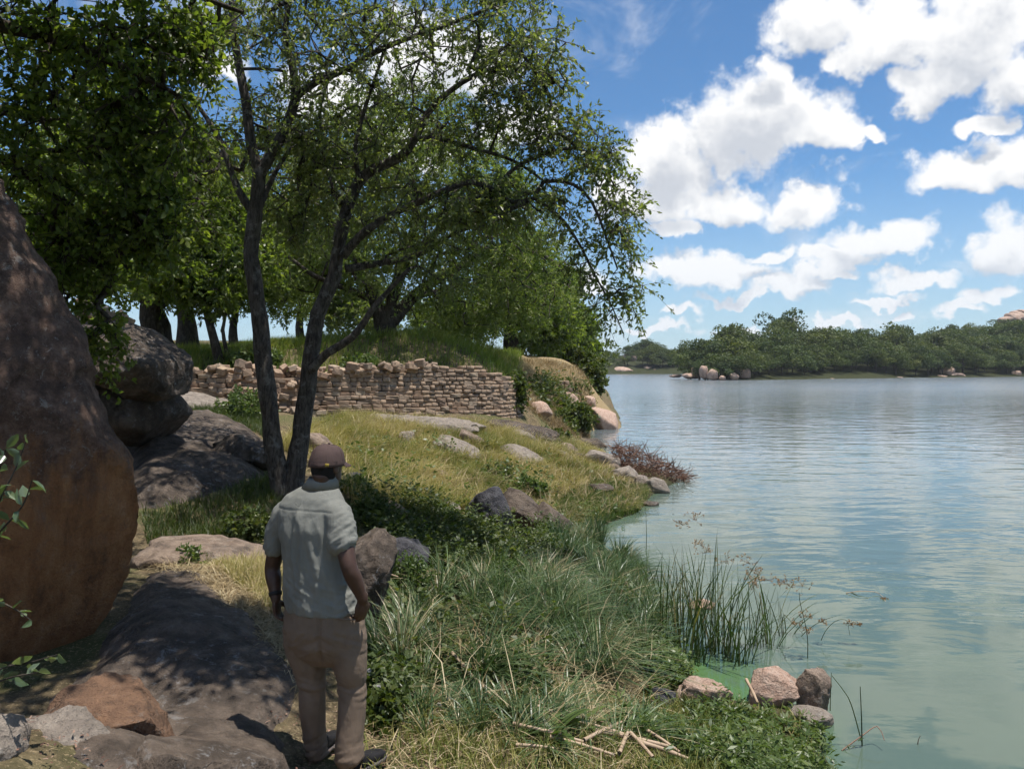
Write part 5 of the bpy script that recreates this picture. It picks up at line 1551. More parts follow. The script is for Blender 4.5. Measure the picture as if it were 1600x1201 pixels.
# dead brush heap on the point
def brush_heap():
    rg = np.random.default_rng(620)
    root = W(1015, 752, 20.0)
    pts = []
    for i in range(1300):
        px = rg.uniform(955, 1072)
        lo = np.interp(px, [955, 1000, 1040, 1072], [722, 748, 760, 762])
        hi_ = np.interp(px, [955, 975, 1020, 1050, 1072], [694, 692, 706, 722, 742])
        py = lo - (lo - hi_) * rg.uniform(0, .9) ** 1.2
        p = W(px, py, 20.4 + rg.uniform(-.6, .9))
        a = nrm(rg.normal(size=3) * np.array([1.0, .8, .55]) + np.array([.25, 0, .25]))
        l = rg.uniform(.15, .5)
        m = p + a * l * .5 + rg.normal(0, .03, 3)
        pts.append((np.stack([p, m, p + a * l]), np.array([.009, .007, .003]) * rg.uniform(.6, 1.5)))
    V, Q = tube(pts, 3)
    o = add('dead_brush', np_mesh('dead_brush', V - root, Q, M['twig'], False, var=np.repeat(rg.uniform(0, 1, len(pts)), 9)))
    o.location = tuple(root)
    tag(o, 'heap of reddish-brown dead brush on the rocky point at the water', 'dead brush')
    o['kind'] = 'thing'
brush_heap()

# ------------------------------------------------------------------ reeds standing in the shallows
def reed_clump(px, py, n, hpx, seed, label, spread=.12, heads=2, group='reed clumps in the shallows'):
    rg = np.random.default_rng(seed)
    D = CAMZ * FPX / (py - HOR)
    base = W(px, py, D)
    root = empty('reed_clump', base, label, 'reeds', group if not label else None)
    hm = 1.22 * hpx / FPX * D
    a = rg.uniform(0, 2 * PI, n)
    rr = spread * np.sqrt(rg.uniform(0, 1, n))
    P = base + np.stack([rr * np.cos(a), rr * np.sin(a), np.full(n, -.25)], 1)
    ll = rg.uniform(.45, 1.05, n) * hm + .25
    lean = np.stack([.26 * rg.normal(size=n) + .06, .2 * rg.normal(size=n), 0 * a], 1)
    V, F, va = blades(P, ll, rg.uniform(.005, .0105, n), lean, rg, np.clip(rg.normal(.4, .25, n), 0, 1), 6, .75)
    # some stems are snapped and fold over
    b = []
    for i in range(max(2, n // 6)):
        p = P[rg.integers(n)] + [0, 0, .25]
        h_ = hm * rg.uniform(.25, .7)
        k = p + np.array([rg.normal(0, .06), rg.normal(0, .05), h_])
        e = k + nrm(np.array([rg.normal(.3, .6), rg.normal(0, .5), -rg.uniform(.05, .8)])) * rg.uniform(.12, .38)
        b.append((np.stack([p - [0, 0, .2], (p + k) / 2 + rg.normal(0, .01, 3), k, e]), np.array([.004, .004, .0035, .0015])))
    Vb, Qb = tube(b, 4)
    add('blades', np_mesh('blades', V, F, M['reed'], False, var=va), root)['kind'] = 'stuff'
    add('broken_stems', np_mesh('broken_stems', Vb, Qb, M['reed'], True, var=np.full(len(Vb), .85)), root)['kind'] = 'stuff'
    for i in range(heads):
        j = int(rg.integers(n))
        top = P[j] + np.array([rg.normal(.06, .08), rg.normal(0, .06), .25 + hm * rg.uniform(.62, 1.0)])
        umbel(root, top, rg.uniform(.05, .10), rg)
    return root
def umbel(root, top, size, rg):
    """brown spiky sedge flower: rays with little tufts"""
    rays, lp, ld = [], [], []
    for k in range(11):
        dv = nrm(np.array([rg.normal(), rg.normal(), rg.uniform(-.3, 1.0)]))
        e = top + dv * size * rg.uniform(.6, 1.15)
        rays.append((np.stack([top, e]), np.array([.0015, .001])))
        for _ in range(7):
            lp.append(e + rg.normal(0, .006, 3))
            ld.append(nrm(dv + rg.normal(size=3)))
    V, Q = tube(rays, 3)
    V2, F2, va = leaf_cards(np.array(lp), np.array(ld), np.full(len(lp), .022), np.full(len(lp), .004), rg.uniform(0, 1, len(lp)), rg)
    o = add('flower_head', np_mesh('flower_head', np.vstack([V, V2]), [Q, F2 + len(V)], M['seedhead'], False, var=np.concatenate([np.full(len(V), .2), va])), root)
    return o
reed_clump(1050, 1020, 46, 150, 701, 'dense reeds at the left end of the reed bed, nearest the sedge', .16, 1)
reed_clump(1082, 1034, 54, 185, 702, 'tallest reed clump with a brown flower head on a high stem', .15, 2)
reed_clump(1120, 1018, 40, 160, 703, 'reed clump with one tall curved blade in mid reed bed', .13, 1)
reed_clump(1150, 1034, 36, 145, 704, 'reed clump with drooping brown flowers right of mid bed', .13, 3)
reed_clump(1190, 1008, 30, 115, 705, 'leaning reed clump with many brown flowers towards open water', .14, 4)
reed_clump(1025, 960, 40, 100, 706, 'reed clump rising behind the sedge at the shore', .16, 0)
reed_clump(1060, 965, 30, 90, 707, 'thin reeds at the back of the reed bed', .16, 1)
reed_clump(1222, 990, 12, 70, 708, 'sparse short reeds at the right end of the reed bed', .12, 2)

# ------------------------------------------------------------------ the man, seen from behind
def cloth_mat(name, col, rough=.85, weave=420.0, k=.25, dirt=None):
    m, g = material(name)
    p = obj_co(g)
    c = g.mix(g.sm(g.noise(p, 5.0, 5, .6), .35, .7), col, tuple(v * .82 for v in col))
    if dirt:
        c = g.mix(g.m('MULTIPLY', g.sm(g.noise(p, 11.0, 5, .65), .5, .7), .4), c, dirt)
    wv = g.noise(p, weave, 2, .5)
    cre = g.m('ABSOLUTE', g.m('SUBTRACT', g.noise(g.vm('MULTIPLY', p, (1, 1, .6)), 9.0, 4, .55, .6), .5))
    h = g.m('ADD', g.m('MULTIPLY', wv, .3), g.m('ADD', g.noise(p, 26.0, 4, .6), g.m('MULTIPLY', g.sm(cre, 0.0, .14), .7)))
    finish(g, bsdf(g, c, rough, .15, bump(g, h, .32, .006), **{'Sheen Weight': 0.0}))
    return m
M['shirt'] = cloth_mat('faded_grey_green_cotton', (0.185, 0.187, 0.168))
M['trousers'] = cloth_mat('brown_cotton_twill', (0.178, 0.132, 0.098), dirt=(0.12, .09, .068))
M['cap'] = cloth_mat('faded_maroon_cap', (0.074, 0.050, 0.046))
M['shoe'] = cloth_mat('black_shoe', (0.018, 0.017, 0.018), .7, 200, .0)
m_, g = material('dark_skin')
c = g.mix(g.sm(g.noise(obj_co(g), 30.0, 4, .6), .3, .7), (0.062, 0.031, 0.020), (0.047, 0.023, 0.015))
finish(g, bsdf(g, c, .48, .4, bump(g, g.noise(obj_co(g), 240.0, 3, .6), .2, .002)))
M['skin'] = m_
for nm, col, ro in (('hair', (.010, .009, .009), .9), ('tag_yellow', (.25, .185, .03), .8), ('rubber', (.02, .02, .02), .6), ('eye_white', (.6, .57, .52), .3), ('sole', (.13, .11, .10), .8)):
    m_, g = material('person_' + nm)
    n_ = g.noise(obj_co(g), 160.0, 3, .6)
    finish(g, bsdf(g, g.mix(n_, col, tuple(v * .7 for v in col)), ro, .3, bump(g, n_, .4, .003)))
    M[nm] = m_

DM = 4.25
def K(px, py, dy=0.0):
    return W(px, py, DM + dy)
def loft(rings, n=36):
    """rings: (centre, u axis, v axis, a, b, power)"""
    th = np.arange(n) * 2 * PI / n
    Vs = []
    for c, u, v, a, b, pw in rings:
        cc, ss_ = np.cos(th), np.sin(th)
        e = 2.0 / pw
        Vs.append(c + np.outer(a * np.sign(cc) * np.abs(cc) ** e, u) + np.outer(b * np.sign(ss_) * np.abs(ss_) ** e, v))
    V = np.concatenate(Vs)
    k = len(rings)
    ii = np.arange(k * n).reshape(k, n)
    Q = np.stack([ii[:-1], np.roll(ii[:-1], -1, 1), np.roll(ii[1:], -1, 1), ii[1:]], -1).reshape(-1, 4)
    V = np.vstack([V, rings[0][0], rings[-1][0]])
    a_, b_ = len(V) - 2, len(V) - 1
    T = np.concatenate([np.stack([np.full(n, a_), np.roll(ii[0], -1), ii[0]], 1), np.stack([np.full(n, b_), ii[-1], np.roll(ii[-1], -1)], 1)])
    return V, Q, T
def chain(pts, n=20, flat=None):
    """tapering round limb through (point, radius[, radius2]) rows"""
    P = np.array([p[0] for p in pts])
    rad = [p[1] for p in pts]
    r2 = [p[2] if len(p) > 2 else p[1] for p in pts]
    rows = resample(np.hstack([P, np.array(rad)[:, None], np.array(r2)[:, None]]), .02)
    T = nrm(np.gradient(rows[:, :3], axis=0))
    ref = np.array([0, 1.0, .2]) if flat is None else np.asarray(flat, float)
    A = nrm(np.cross(T, ref))
    Bv = np.cross(T, A)
    rings = [(rows[i, :3], A[i], Bv[i], rows[i, 3], rows[i, 4], 2) for i in range(len(rows))]
    # rounded ends
    rings = [(rings[0][0] - T[0] * rad[0] * f, A[0], Bv[0], rad[0] * s_, r2[0] * s_, 2) for f, s_ in ((.9, .4), (.55, .82))] + rings + \
            [(rings[-1][0] + T[-1] * rad[-1] * f, A[-1], Bv[-1], rad[-1] * s_, r2[-1] * s_, 2) for f, s_ in ((.55, .82), (.9, .4))]
    return loft(rings, n)
def ball(c, r, axes=None, n=28):
    axes = np.eye(3) if axes is None else np.asarray(axes)
    V, F = ICO[3]
    return np.asarray(c) + (V * np.asarray(r)) @ axes, np.zeros((0, 4), int), F
def fuse(parts, voxel, smooth=6):
    """one continuous skin over all the given closed pieces"""
    Vs, Qs, Ts, n0 = [], [], [], 0
    for V, Q, T in parts:
        Vs.append(V)
        Qs.append(np.asarray(Q) + n0)
        Ts.append(np.asarray(T) + n0)
        n0 += len(V)
    me = np_mesh('tmp', np.concatenate(Vs), [q for q in (np.concatenate(Qs), np.concatenate(Ts)) if len(q)])
    bm = bmesh.new()
    bm.from_mesh(me)
    bmesh.ops.recalc_face_normals(bm, faces=bm.faces)
    bm.to_mesh(me)
    bm.free()
    o = bpy.data.objects.new('tmp', me)
    COL.objects.link(o)
    r = o.modifiers.new('r', 'REMESH')
    r.mode = 'VOXEL'
    r.voxel_size = voxel
    if smooth:
        s = o.modifiers.new('s', 'SMOOTH')
        s.factor = .5
        s.iterations = smooth
    dg = bpy.context.evaluated_depsgraph_get()
    out = bpy.data.meshes.new_from_object(o.evaluated_get(dg))
    bpy.data.objects.remove(o)
    bpy.data.meshes.remove(me)
    V = np.empty(len(out.vertices) * 3)
    out.vertices.foreach_get('co', V)
    N = np.empty(len(out.vertices) * 3)
    out.vertices.foreach_get('normal', N)
    return out, V.reshape(-1, 3), N.reshape(-1, 3)
def done(me, V, mat, name, parent):
    me.vertices.foreach_set('co', np.asarray(V, np.float32).ravel())
    me.polygons.foreach_set('use_smooth', np.ones(len(me.polygons), bool))
    me.materials.clear()
    me.materials.append(M[mat])
    me.update()
    return add(name, me, parent)

person = empty('person', K(507, 1200), 'person standing with back turned in grey-green short-sleeved shirt, brown trousers and maroon cap', 'person')
YAW = R(24)
bu = np.array([math.cos(YAW), -math.sin(YAW), 0])
bf = np.array([math.sin(YAW), math.cos(YAW), 0])
zu = np.array([0, 0, 1.0])

# --- body: head, neck, arms and hands, trunk and legs under the clothes
HY, HP = R(30), R(-8)
hf = np.array([math.sin(HY) * math.cos(HP), math.cos(HY) * math.cos(HP), math.sin(HP)])
hu = np.array([math.cos(HY), -math.sin(HY), 0])
hz_ = np.cross(hu, hf)
hax = np.stack([hu, hf, hz_])
hc = K(511, 727, .03)
def head_pt(x, y, z):
    return hc + hu * x + hf * y + hz_ * z
parts = [ball(hc + hz_ * .012, (.075, .094, .098), hax), ball(head_pt(0, .035, -.052), (.058, .066, .072), hax), ball(head_pt(0, .062, -.098), (.030, .028, .022), hax),
         ball(head_pt(0, .102, -.022), (.015, .016, .022), hax), ball(head_pt(0, .095, .020), (.050, .012, .012), hax), ball(head_pt(0, .092, -.058), (.024, .012, .007), hax), ball(head_pt(0, .090, -.070), (.021, .012, .007), hax),
         ball(head_pt(.077, -.008, -.012), (.010, .022, .034), hax), ball(head_pt(-.077, -.008, -.012), (.010, .022, .034), hax),
         chain([(head_pt(0, -.030, -.06), .058, .062), (K(505, 757, .025), .056, .060), (K(501, 772, .03), .052, .052)])]
parts.append(chain([(K(490, 826, .0), .13, .10), (K(491, 850), .15, .12), (K(497, 890), .16, .13), (K(505, 960), .17, .14)], 28, flat=bf))
def arm(sh, el, wr):
    return chain([(sh, .046), (sh * .5 + el * .5, .052), (el, .044), (el * .6 + wr * .4, .044), (el * .25 + wr * .75, .034), (wr, .029)])
armL = (K(446, 803, .08), K(426, 884, .11), K(431, 934, .05))
armR = (K(530, 802, -.07), K(545, 884, -.20), K(567, 936, -.17))
parts += [arm(*armL), arm(*armR)]
def hand(wr, direction, palm_n, thumb_side, curl):
    d_ = nrm(direction)
    pn = nrm(palm_n - d_ * (palm_n @ d_))
    s = np.cross(d_, pn) * thumb_side
    out = []
    pc = wr + d_ * .048
    out.append(ball(pc, (.041, .052, .017), np.stack([s, d_, pn])))
    out.append(chain([(wr - d_ * .02, .027, .022), (wr + d_ * .02, .032, .019)], 16, flat=pn))
    for k, (off, ln, r_) in enumerate(((.030, .072, .0088), (.010, .080, .0092), (-.011, .074, .0088), (-.031, .058, .0078))):
        p = wr + d_ * (.090 - .006 * abs(k - 1)) + s * off
        pts = [(p - d_ * .03, r_ * 1.05), (p, r_ * 1.05)]
        a_ = 0.0
        for j, f in enumerate((.45, .32, .23)):
            a_ += curl * (1.0 if j else .75) * (1 + .08 * k)
            p = p + (d_ * math.cos(a_) + pn * math.sin(a_)) * ln * f
            pts.append((p, r_ * (1 - .09 * j)))
        out.append(chain(pts, 12, flat=s))
    p = wr + d_ * .030 + s * .032 + pn * .006
    q = nrm(s * .75 + d_ * .75 + pn * .35)
    q2 = nrm(s * .15 + d_ * .95 + pn * .55)
    out.append(chain([(p - q * .015, .012), (p + q * .03, .0115), (p + q * .03 + q2 * .03, .0095), (p + q * .03 + q2 * .052, .008)], 12, flat=pn))
    return out
parts += hand(armL[2], K(434, 960, .05) - armL[2], bu * .8 + bf * .2, -1, .55)
parts += hand(armR[2], K(562, 968, -.16) - armR[2], -bu * .8 + bf * .4, 1, .55)
for sgn, leg_pts in ((-1, [(478, 960, .03), (485, 1062, .05), (492, 1172, .09)]), (1, [(535, 960, -.03), (549, 1062, -.03), (545, 1180, -.05)])):
    h_, k_, a_ = [K(*p) for p in leg_pts]
    parts.append(chain([(h_, .085), (k_, .054), (k_ * .6 + a_ * .4, .053), (a_, .036)]))
me, V, N = fuse(parts, .0062, 4)
done(me, V, 'skin', 'body', person)
for sx in (-1, 1):
    e = ball(head_pt(.031 * sx, .083, .006), (.012, .011, .009), hax)
    add('eye', np_mesh('eye', e[0], e[2], M['eye_white'], True), person)

# --- shirt: trunk, collar, sleeves
def ringS(px, py, a, b, dy=0.0, pw=2.3):
    return (K(px, py, dy), bu, bf, a, b, pw)
torso = loft([ringS(506, 950, .218, .168, 0), ringS(503, 936, .216, .167), ringS(500, 915, .208, .162), ringS(497, 885, .196, .152), ringS(493, 850, .190, .143), ringS(490, 825, .198, .142), ringS(488, 800, .205, .132, .01),
              ringS(489, 786, .200, .120, .015), ringS(491, 774, .172, .108, .02), ringS(496, 765, .128, .096, .025), ringS(501, 758, .080, .078, .03), ringS(503, 753, .066, .068, .03), ringS(505, 749, .060, .064, .03)], 64)
slL = chain([(K(456, 798, .06), .068, .080), (K(444, 806, .08), .072, .082), (K(435, 828, .10), .068, .078), (K(430, 853, .105), .064, .074)], 28)
slR = chain([(K(515, 796, -.045), .070, .080), (K(528, 805, -.08), .076, .086), (K(533, 826, -.12), .077, .086), (K(534, 847, -.148), .080, .088)], 28)
me, V, N = fuse([torso, slL, slR], .0068, 7)
loc = V - K(490, 850)
xb, yb, zb = loc @ bu, loc @ bf, loc[:, 2]
back = sstep(-N @ bf, -.2, .5)
# hanging folds from the yoke, pulls towards the arm pits, creases above the hem
f = np.zeros(len(V))
for x0, sl, wd_, am, z1 in ((-.02, .02, .016, .0085, .20), (.015, .10, .020, .0080, .20), (.06, .30, .018, .0075, .16), (-.075, -.12, .020, .0055, .16), (.105, .42, .016, .0070, .14), (-.125, -.25, .018, .0045, .12)):
    xc = x0 + sl * (z1 - zb) * .6 + .012 * np.sin(zb * 17 + x0 * 60)
    f += am * np.exp(-((xb - xc) / wd_) ** 2) * sstep(zb, -.36, -.05) * sstep(zb, z1 + .04, z1 - .06)
f *= back
f += .0052 * fbm(loc * np.array([16, 16, 5]), 3) * sstep(zb, .26, .05)
f += .0045 * fbm(np.stack([xb * 5, yb * 5, (zb + .5 * xb) * 24], 1), 3) * sstep(zb, .05, -.25)
f += .0030 * fbm(loc * 11 + 5, 3)
arm_zone = sstep(np.abs(xb), .19, .23)
f += arm_zone * .0065 * fbm(np.stack([xb * 9, yb * 9, (zb - .8 * xb) * 22], 1) + 3, 2)
# yoke seam and rolled hems
seam = np.exp(-((zb - (.205 - .10 * xb ** 2)) / .0045) ** 2) * back * (np.abs(xb) < .19)
f -= .0024 * seam
V2 = V + N * (1.35 * f)[:, None]
shirt = done(me, V2, 'shirt', 'shirt', person)
# collar stand and turned-down collar
cr = []
for t in np.linspace(0, 1, 60):
    a_ = -PI * .5 + (t - .5) * 2 * PI * .86
    cr.append(a_)
cr = np.array(cr)
V = []
cc0, cc1 = K(502, 753, .03), K(505, 743, .03)
for lev, (c_, ra, rb, dz) in enumerate(((K(500, 760, .03), .092, .090, 0), (K(500, 762, .03), .106, .101, 0), (K(504, 751, .03), .086, .087, .002), (K(505, 745, .03), .076, .079, .004), (K(504, 748, .03), .064, .068, 0), (K(502, 760, .03), .059, .063, 0))):
    V.append(c_ + np.outer(np.cos(cr) * ra, bu) + np.outer(np.sin(cr) * rb, bf) + zu * dz)
V = np.concatenate(V)
ii = np.arange(6 * 60).reshape(6, 60)
Q = np.stack([ii[:-1, :-1], ii[:-1, 1:], ii[1:, 1:], ii[1:, :-1]], -1).reshape(-1, 4)
V = V + .003 * fbm(V * 30, 2)[:, None]
col_ = add('collar', np_mesh('collar', V, Q, M['shirt'], True), shirt)
# cuffs: the turned edge of each sleeve
for s0, s1, r0 in ((K(430.5, 847, .105), K(430, 856, .106), .063), (K(534, 840, -.142), K(534, 850, -.150), .077)):
    t_ = nrm(s1 - s0)
    A_ = nrm(np.cross(t_, [0, 1, .2]))
    B_ = np.cross(t_, A_)
    rings = [(s0, A_, B_, r0 - .006, r0 - .002, 2), (s0 + t_ * .004, A_, B_, r0 + .001, r0 + .004, 2), (s1, A_, B_, r0 + .002, r0 + .005, 2), (s1 + t_ * .004, A_, B_, r0 - .004, r0 - .001, 2), (s1 - t_ * .003, A_, B_, r0 - .02, r0 - .02, 2)]
    Vc, Qc, Tc = loft(rings, 40)
    Vc = Vc + .004 * fbm(Vc * 22, 2)[:, None]
    add('cuff', np_mesh('cuff', Vc, Qc, M['shirt'], True), shirt)
lp = [K(462, 786, -.145), K(467, 791, -.152), K(470, 786, -.148)]
Vt, Qt = tube([(np.array(lp), np.full(3, .003))], 5)
add('hanger_loop', np_mesh('hanger_loop', Vt, Qt, M['shirt'], True), shirt)

# --- trousers
def ringT(px, py, a, b, dy=0.0):
    return (K(px, py, dy), bu, bf, a, b, 2.4)
pel = loft([ringT(505, 930, .195, .15), ringT(505, 950, .212, .165), ringT(505, 975, .222, .172), ringT(506, 1000, .212, .160), ringT(508, 1020, .170, .125), ringT(510, 1034, .10, .08)], 56)
lgL = chain([(K(478, 962, .03), .118, .128), (K(475, 1000, .04), .108, .12), (K(485, 1045, .05), .088, .10), (K(488, 1068, .05), .076, .088), (K(488, 1105, .06), .072, .082), (K(491, 1150, .08), .064, .078), (K(494, 1168, .085), .066, .08)], 30)
lgR = chain([(K(534, 962, -.03), .122, .13), (K(541, 1000, -.04), .113, .122), (K(548, 1042, -.04), .090, .105), (K(550, 1066, -.03), .080, .09), (K(550, 1105, -.04), .075, .085), (K(547, 1150, -.06), .073, .088), (K(546, 1180, -.065), .079, .095)], 30)
me, V, N = fuse([pel, lgL, lgR], .0078, 6)
zz_ = V[:, 2] - person.location.z
x_ = V[:, 0] - person.location.x
f = .004 * fbm(V * np.array([9, 9, 6]), 3)
kn = np.exp(-((zz_ - .47) / .07) ** 2)
f += kn * .010 * fbm(np.stack([V[:, 0] * 4, V[:, 1] * 4, (zz_ + .25 * x_) * 34], 1), 2)
an = sstep(zz_, .26, .06)
f += an * .011 * fbm(np.stack([V[:, 0] * 5, V[:, 1] * 5, (zz_ - .35 * x_) * 26], 1) + 7, 2)
st_ = sstep(zz_, .62, .72) * sstep(zz_, .86, .78)
f += st_ * .008 * fbm(np.stack([x_ * 8, V[:, 1] * 4, (zz_ + .55 * np.abs(x_ - .02)) * 26], 1) + 11, 2)
cleft = np.exp(-((x_ - .012) / .012) ** 2) * sstep(-N[:, 1], .2, .7) * sstep(zz_, .55, .70)
f -= .014 * cleft
V2 = V + N * f[:, None]
tr = done(me, V2, 'trousers', 'trousers', person)
# back pocket welt and right side pocket edge
for a_, b_ in (((527, 966, -.180), (556, 968, -.177)),):
    Vt, Qt = tube([(np.stack([K(*a_), (K(*a_) + K(*b_)) / 2 + [0, -.004, 0], K(*b_)]), np.full(3, .0035))], 5)
    add('pocket_seam', np_mesh('pocket_seam', Vt, Qt, M['trousers'], True), tr)

# --- cap
rings = []
capax = (hu, hf)
tilt = .12
for t in np.linspace(0, 1, 14):
    ang_ = t * PI / 2
    rings.append((hc + hz_ * (-.002 + .120 * math.sin(ang_)) - hf * .004, hu, nrm(hf + hz_ * tilt * (1 - t)), .0885 * math.cos(ang_) ** .62 + .001, .1075 * math.cos(ang_) ** .62 + .001, 2.1))
Vc, Qc, Tc = loft(rings, 48)
Vc = Vc + nrm(Vc - hc) * (.0022 * fbm(Vc * 28, 3))[:, None]
capo = add('cap', np_mesh('cap', Vc, [Qc, Tc], M['cap'], True), person)
V = []
for r_ in np.linspace(0, 1, 7):
    for a_ in np.linspace(-1.15, 1.15, 25):
        rx, ry = .089 + .0 * r_, .104 + .072 * r_ * max(math.cos(a_ * .9), 0) ** .7
        V.append(head_pt(math.sin(a_) * (rx + .003 * r_), math.cos(a_) * ry, .034 - .022 * r_ - .020 * math.sin(a_) ** 2 * (1 - .3 * r_)))
V = np.array(V)
V = np.vstack([V, V - hz_ * .004])
ii = np.arange(175).reshape(7, 25)
Q = np.stack([ii[:-1, :-1], ii[:-1, 1:], ii[1:, 1:], ii[1:, :-1]], -1).reshape(-1, 4)
rim = np.concatenate([ii[0], ii[1:, -1], ii[-1, -2::-1], ii[-2:0:-1, 0]])
Sd = np.stack([rim, np.roll(rim, -1), np.roll(rim, -1) + 175, rim + 175], 1)
add('brim', np_mesh('brim', V, np.concatenate([Q, Q[:, ::-1] + 175, Sd]), M['cap'], True), capo)
for k_ in range(6):
    a_ = k_ * PI / 3 + .3
    pts_ = [rg_[0] + rg_[1] * rg_[3] * math.cos(a_) + rg_[2] * rg_[4] * math.sin(a_) + nrm(rg_[1] * math.cos(a_) + rg_[2] * math.sin(a_)) * .0006 for rg_ in rings]
    Vt, Qt = tube([(np.array(pts_), np.full(len(pts_), .0016))], 5)
    add('seam', np_mesh('seam', Vt, Qt, M['cap'], True), capo)
e = ball(hc + hz_ * .123, (.007, .007, .004), hax)
add('button', np_mesh('button', e[0], e[2], M['cap'], True), capo)
# strap with a small yellow tag at the back of the cap
aa = np.linspace(PI * 1.05, PI * 1.95, 22)
V = []
for dz, rr_ in ((.012, .0905), (.030, .0915)):
    V.append(hc + np.outer(np.cos(aa) * rr_, hu) + np.outer(np.sin(aa) * (rr_ + .019), hf) + hz_ * (dz + .0) + np.outer(-tilt * np.sin(aa) * -.10, hz_))
V = np.concatenate(V)
Q = np.stack([np.arange(21), np.arange(21) + 1, np.arange(21) + 23, np.arange(21) + 22], 1)
add('strap', np_mesh('strap', V, Q, M['cap'], True), capo)
ta = 5.55
tp = hc + hu * math.cos(ta) * .0955 + hf * math.sin(ta) * .1145 + hz_ * .004
tu = nrm(-hu * math.sin(ta) * .0955 + hf * math.cos(ta) * .1145)
tn = nrm(hu * math.cos(ta) + hf * math.sin(ta))
V = np.array([tp + tu * sx * .011 + hz_ * sz * .009 + tn * sn * .002 for sn in (-1, 1) for sz in (-1, 1) for sx in (-1, 1)])
add('cap_tag', np_mesh('cap_tag', V, np.array([(0, 1, 3, 2), (4, 6, 7, 5), (0, 4, 5, 1), (2, 3, 7, 6), (0, 2, 6, 4), (1, 5, 7, 3)]), M['tag_yellow']), capo)
# short hair showing under the cap
hv, hF = ICO[4]
sel = hv * np.array([.0785, .0985, .114])
keepv = (hv[:, 2] < .35) & (hv[:, 2] > -.97) & (hv[:, 1] < .05 + .25 * (hv[:, 2] > 0))
hF2 = hF[keepv[hF].all(1)]
hw = hc + hz_ * .0 + (sel * (1 + .012 * fbm(hv * 30, 2))[:, None]) @ hax
add('hair', np_mesh('hair', hw, hF2, M['hair'], True), person)
# band on the left wrist
wq_ = nrm(armL[2] - armL[1])
c_ = armL[2] - wq_ * .025
A_ = nrm(np.cross(wq_, [0, 1, .2]))
B_ = np.cross(wq_, A_)
Vc, Qc, Tc = loft([(c_ - wq_ * .010, A_, B_, .031, .031, 2), (c_ - wq_ * .010, A_, B_, .037, .037, 2), (c_ + wq_ * .010, A_, B_, .036, .036, 2), (c_ + wq_ * .010, A_, B_, .030, .030, 2)], 28)
add('wristband', np_mesh('wristband', Vc, Qc, M['rubber'], True), person)

# --- shoes
def shoe(px, py, dy, yaw):
    heel = K(px, py, dy)
    heel[2] = float(Hq([heel[0]], [heel[1]])[0]) + .004
    fw = np.array([math.sin(yaw), math.cos(yaw), 0])
    rt = np.array([math.cos(yaw), -math.sin(yaw), 0])
    rings = []
    for t, a_, h_ in ((-.045, .026, .050), (-.030, .037, .085), (0, .042, .105), (.04, .043, .108), (.08, .043, .095), (.12, .046, .075), (.17, .050, .058), (.21, .049, .048), (.245, .038, .038), (.262, .020, .026)):
        rings.append((heel + fw * t + zu * (h_ / 2 + .012), rt, zu, a_, h_ / 2, 2.6))
    up = loft(rings, 30)
    me, V, N = fuse([up], .006, 4)
    V = V + N * (.0022 * fbm(V * 40, 2))[:, None]
    s = done(me, V, 'shoe', 'shoe', person)
    rings = []
    for t, a_ in ((-.052, .018), (-.04, .036), (0, .045), (.05, .043), (.10, .044), (.16, .052), (.21, .051), (.25, .038), (.268, .016)):
        rings.append((heel + fw * t + zu * .012, rt, zu, a_, .014, 4))
    Vs, Qs, Ts = loft(rings, 24)
    add('sole', np_mesh('sole', Vs, [Qs, Ts], M['sole'], True), s)
shoe(495, 1194, .09, R(14))
shoe(547, 1207, -.06, R(34))

# ------------------------------------------------------------------ single stalks and floating bits in the water
def stalk(label, pts, r=.004, heads=(), mat='reed', var=.35, name='reed_stalk', cat='reed', leaves=0, seed=1):
    """pts: (column, row, distance); first point under or on the water"""
    rg = np.random.default_rng(seed)
    P = np.array([W(*p) for p in pts])
    o_ = empty(name, P[0], label, cat)
    q = resample(np.hstack([P, np.linspace(r, r * .5, len(P))[:, None]]), .04)
    V, Q = tube([(q[:, :3], q[:, 3])], 5)
    add('stem', np_mesh('stem', V, Q, M[mat], True, var=np.full(len(V), var)), o_)
    for h in heads:
        umbel(o_, W(*h[:3]), h[3], rg)
    return o_
def dw_(py):
    return CAMZ * FPX / (py - HOR)
stalk('thin upright stalk standing alone in the water below the grassy point', [(1010, 868, dw_(858)), (1010, 830, dw_(858)), (1009, 792, dw_(858))], .006)
stalk('dark upright stalk between reed bed and open water with brown flower tufts', [(1262, 1034, 7.9), (1261, 990, 7.9), (1250, 940, 7.9), (1249, 925, 7.9)], .005, [(1240, 975, 7.9, .075), (1258, 962, 7.9, .06), (1262, 985, 7.9, .05)], seed=3)
stalk('arched stalk bending over to the water with small brown tufts', [(1283, 1000, 8.3), (1290, 985, 8.3), (1305, 970, 8.3), (1322, 968, 8.3), (1328, 992, 8.3)], .004, [(1286, 972, 8.3, .04), (1326, 974, 8.3, .035), (1340, 975, 8.3, .03)], seed=4)
stalk('straight dark reed blade standing in the water at the lower right', [(1347, 1165, 6.05), (1346, 1120, 6.05), (1344, 1072, 6.05)], .006, var=.1)
stalk('leaning reed with a snapped pale tip beside the straight dark blade', [(1347, 1160, 6.08), (1330, 1100, 6.08), (1318, 1078, 6.08), (1300, 1055, 6.08)], .005, var=.6)
stalk('broken pinkish stalk lying across the water at the lower right', [(1315, 1172, 6.0), (1345, 1150, 6.05), (1371, 1134, 6.1), (1382, 1156, 6.0)], .006, mat='twig', var=.8)
stalk('bent floating stem with dark seeds out on the open water', [(1322, 926, 10.15), (1345, 923, 10.1), (1372, 926, 10.1), (1386, 942, 9.75)], .006, [(1382, 936, 9.9, .03)], mat='cane', var=.5, seed=6)
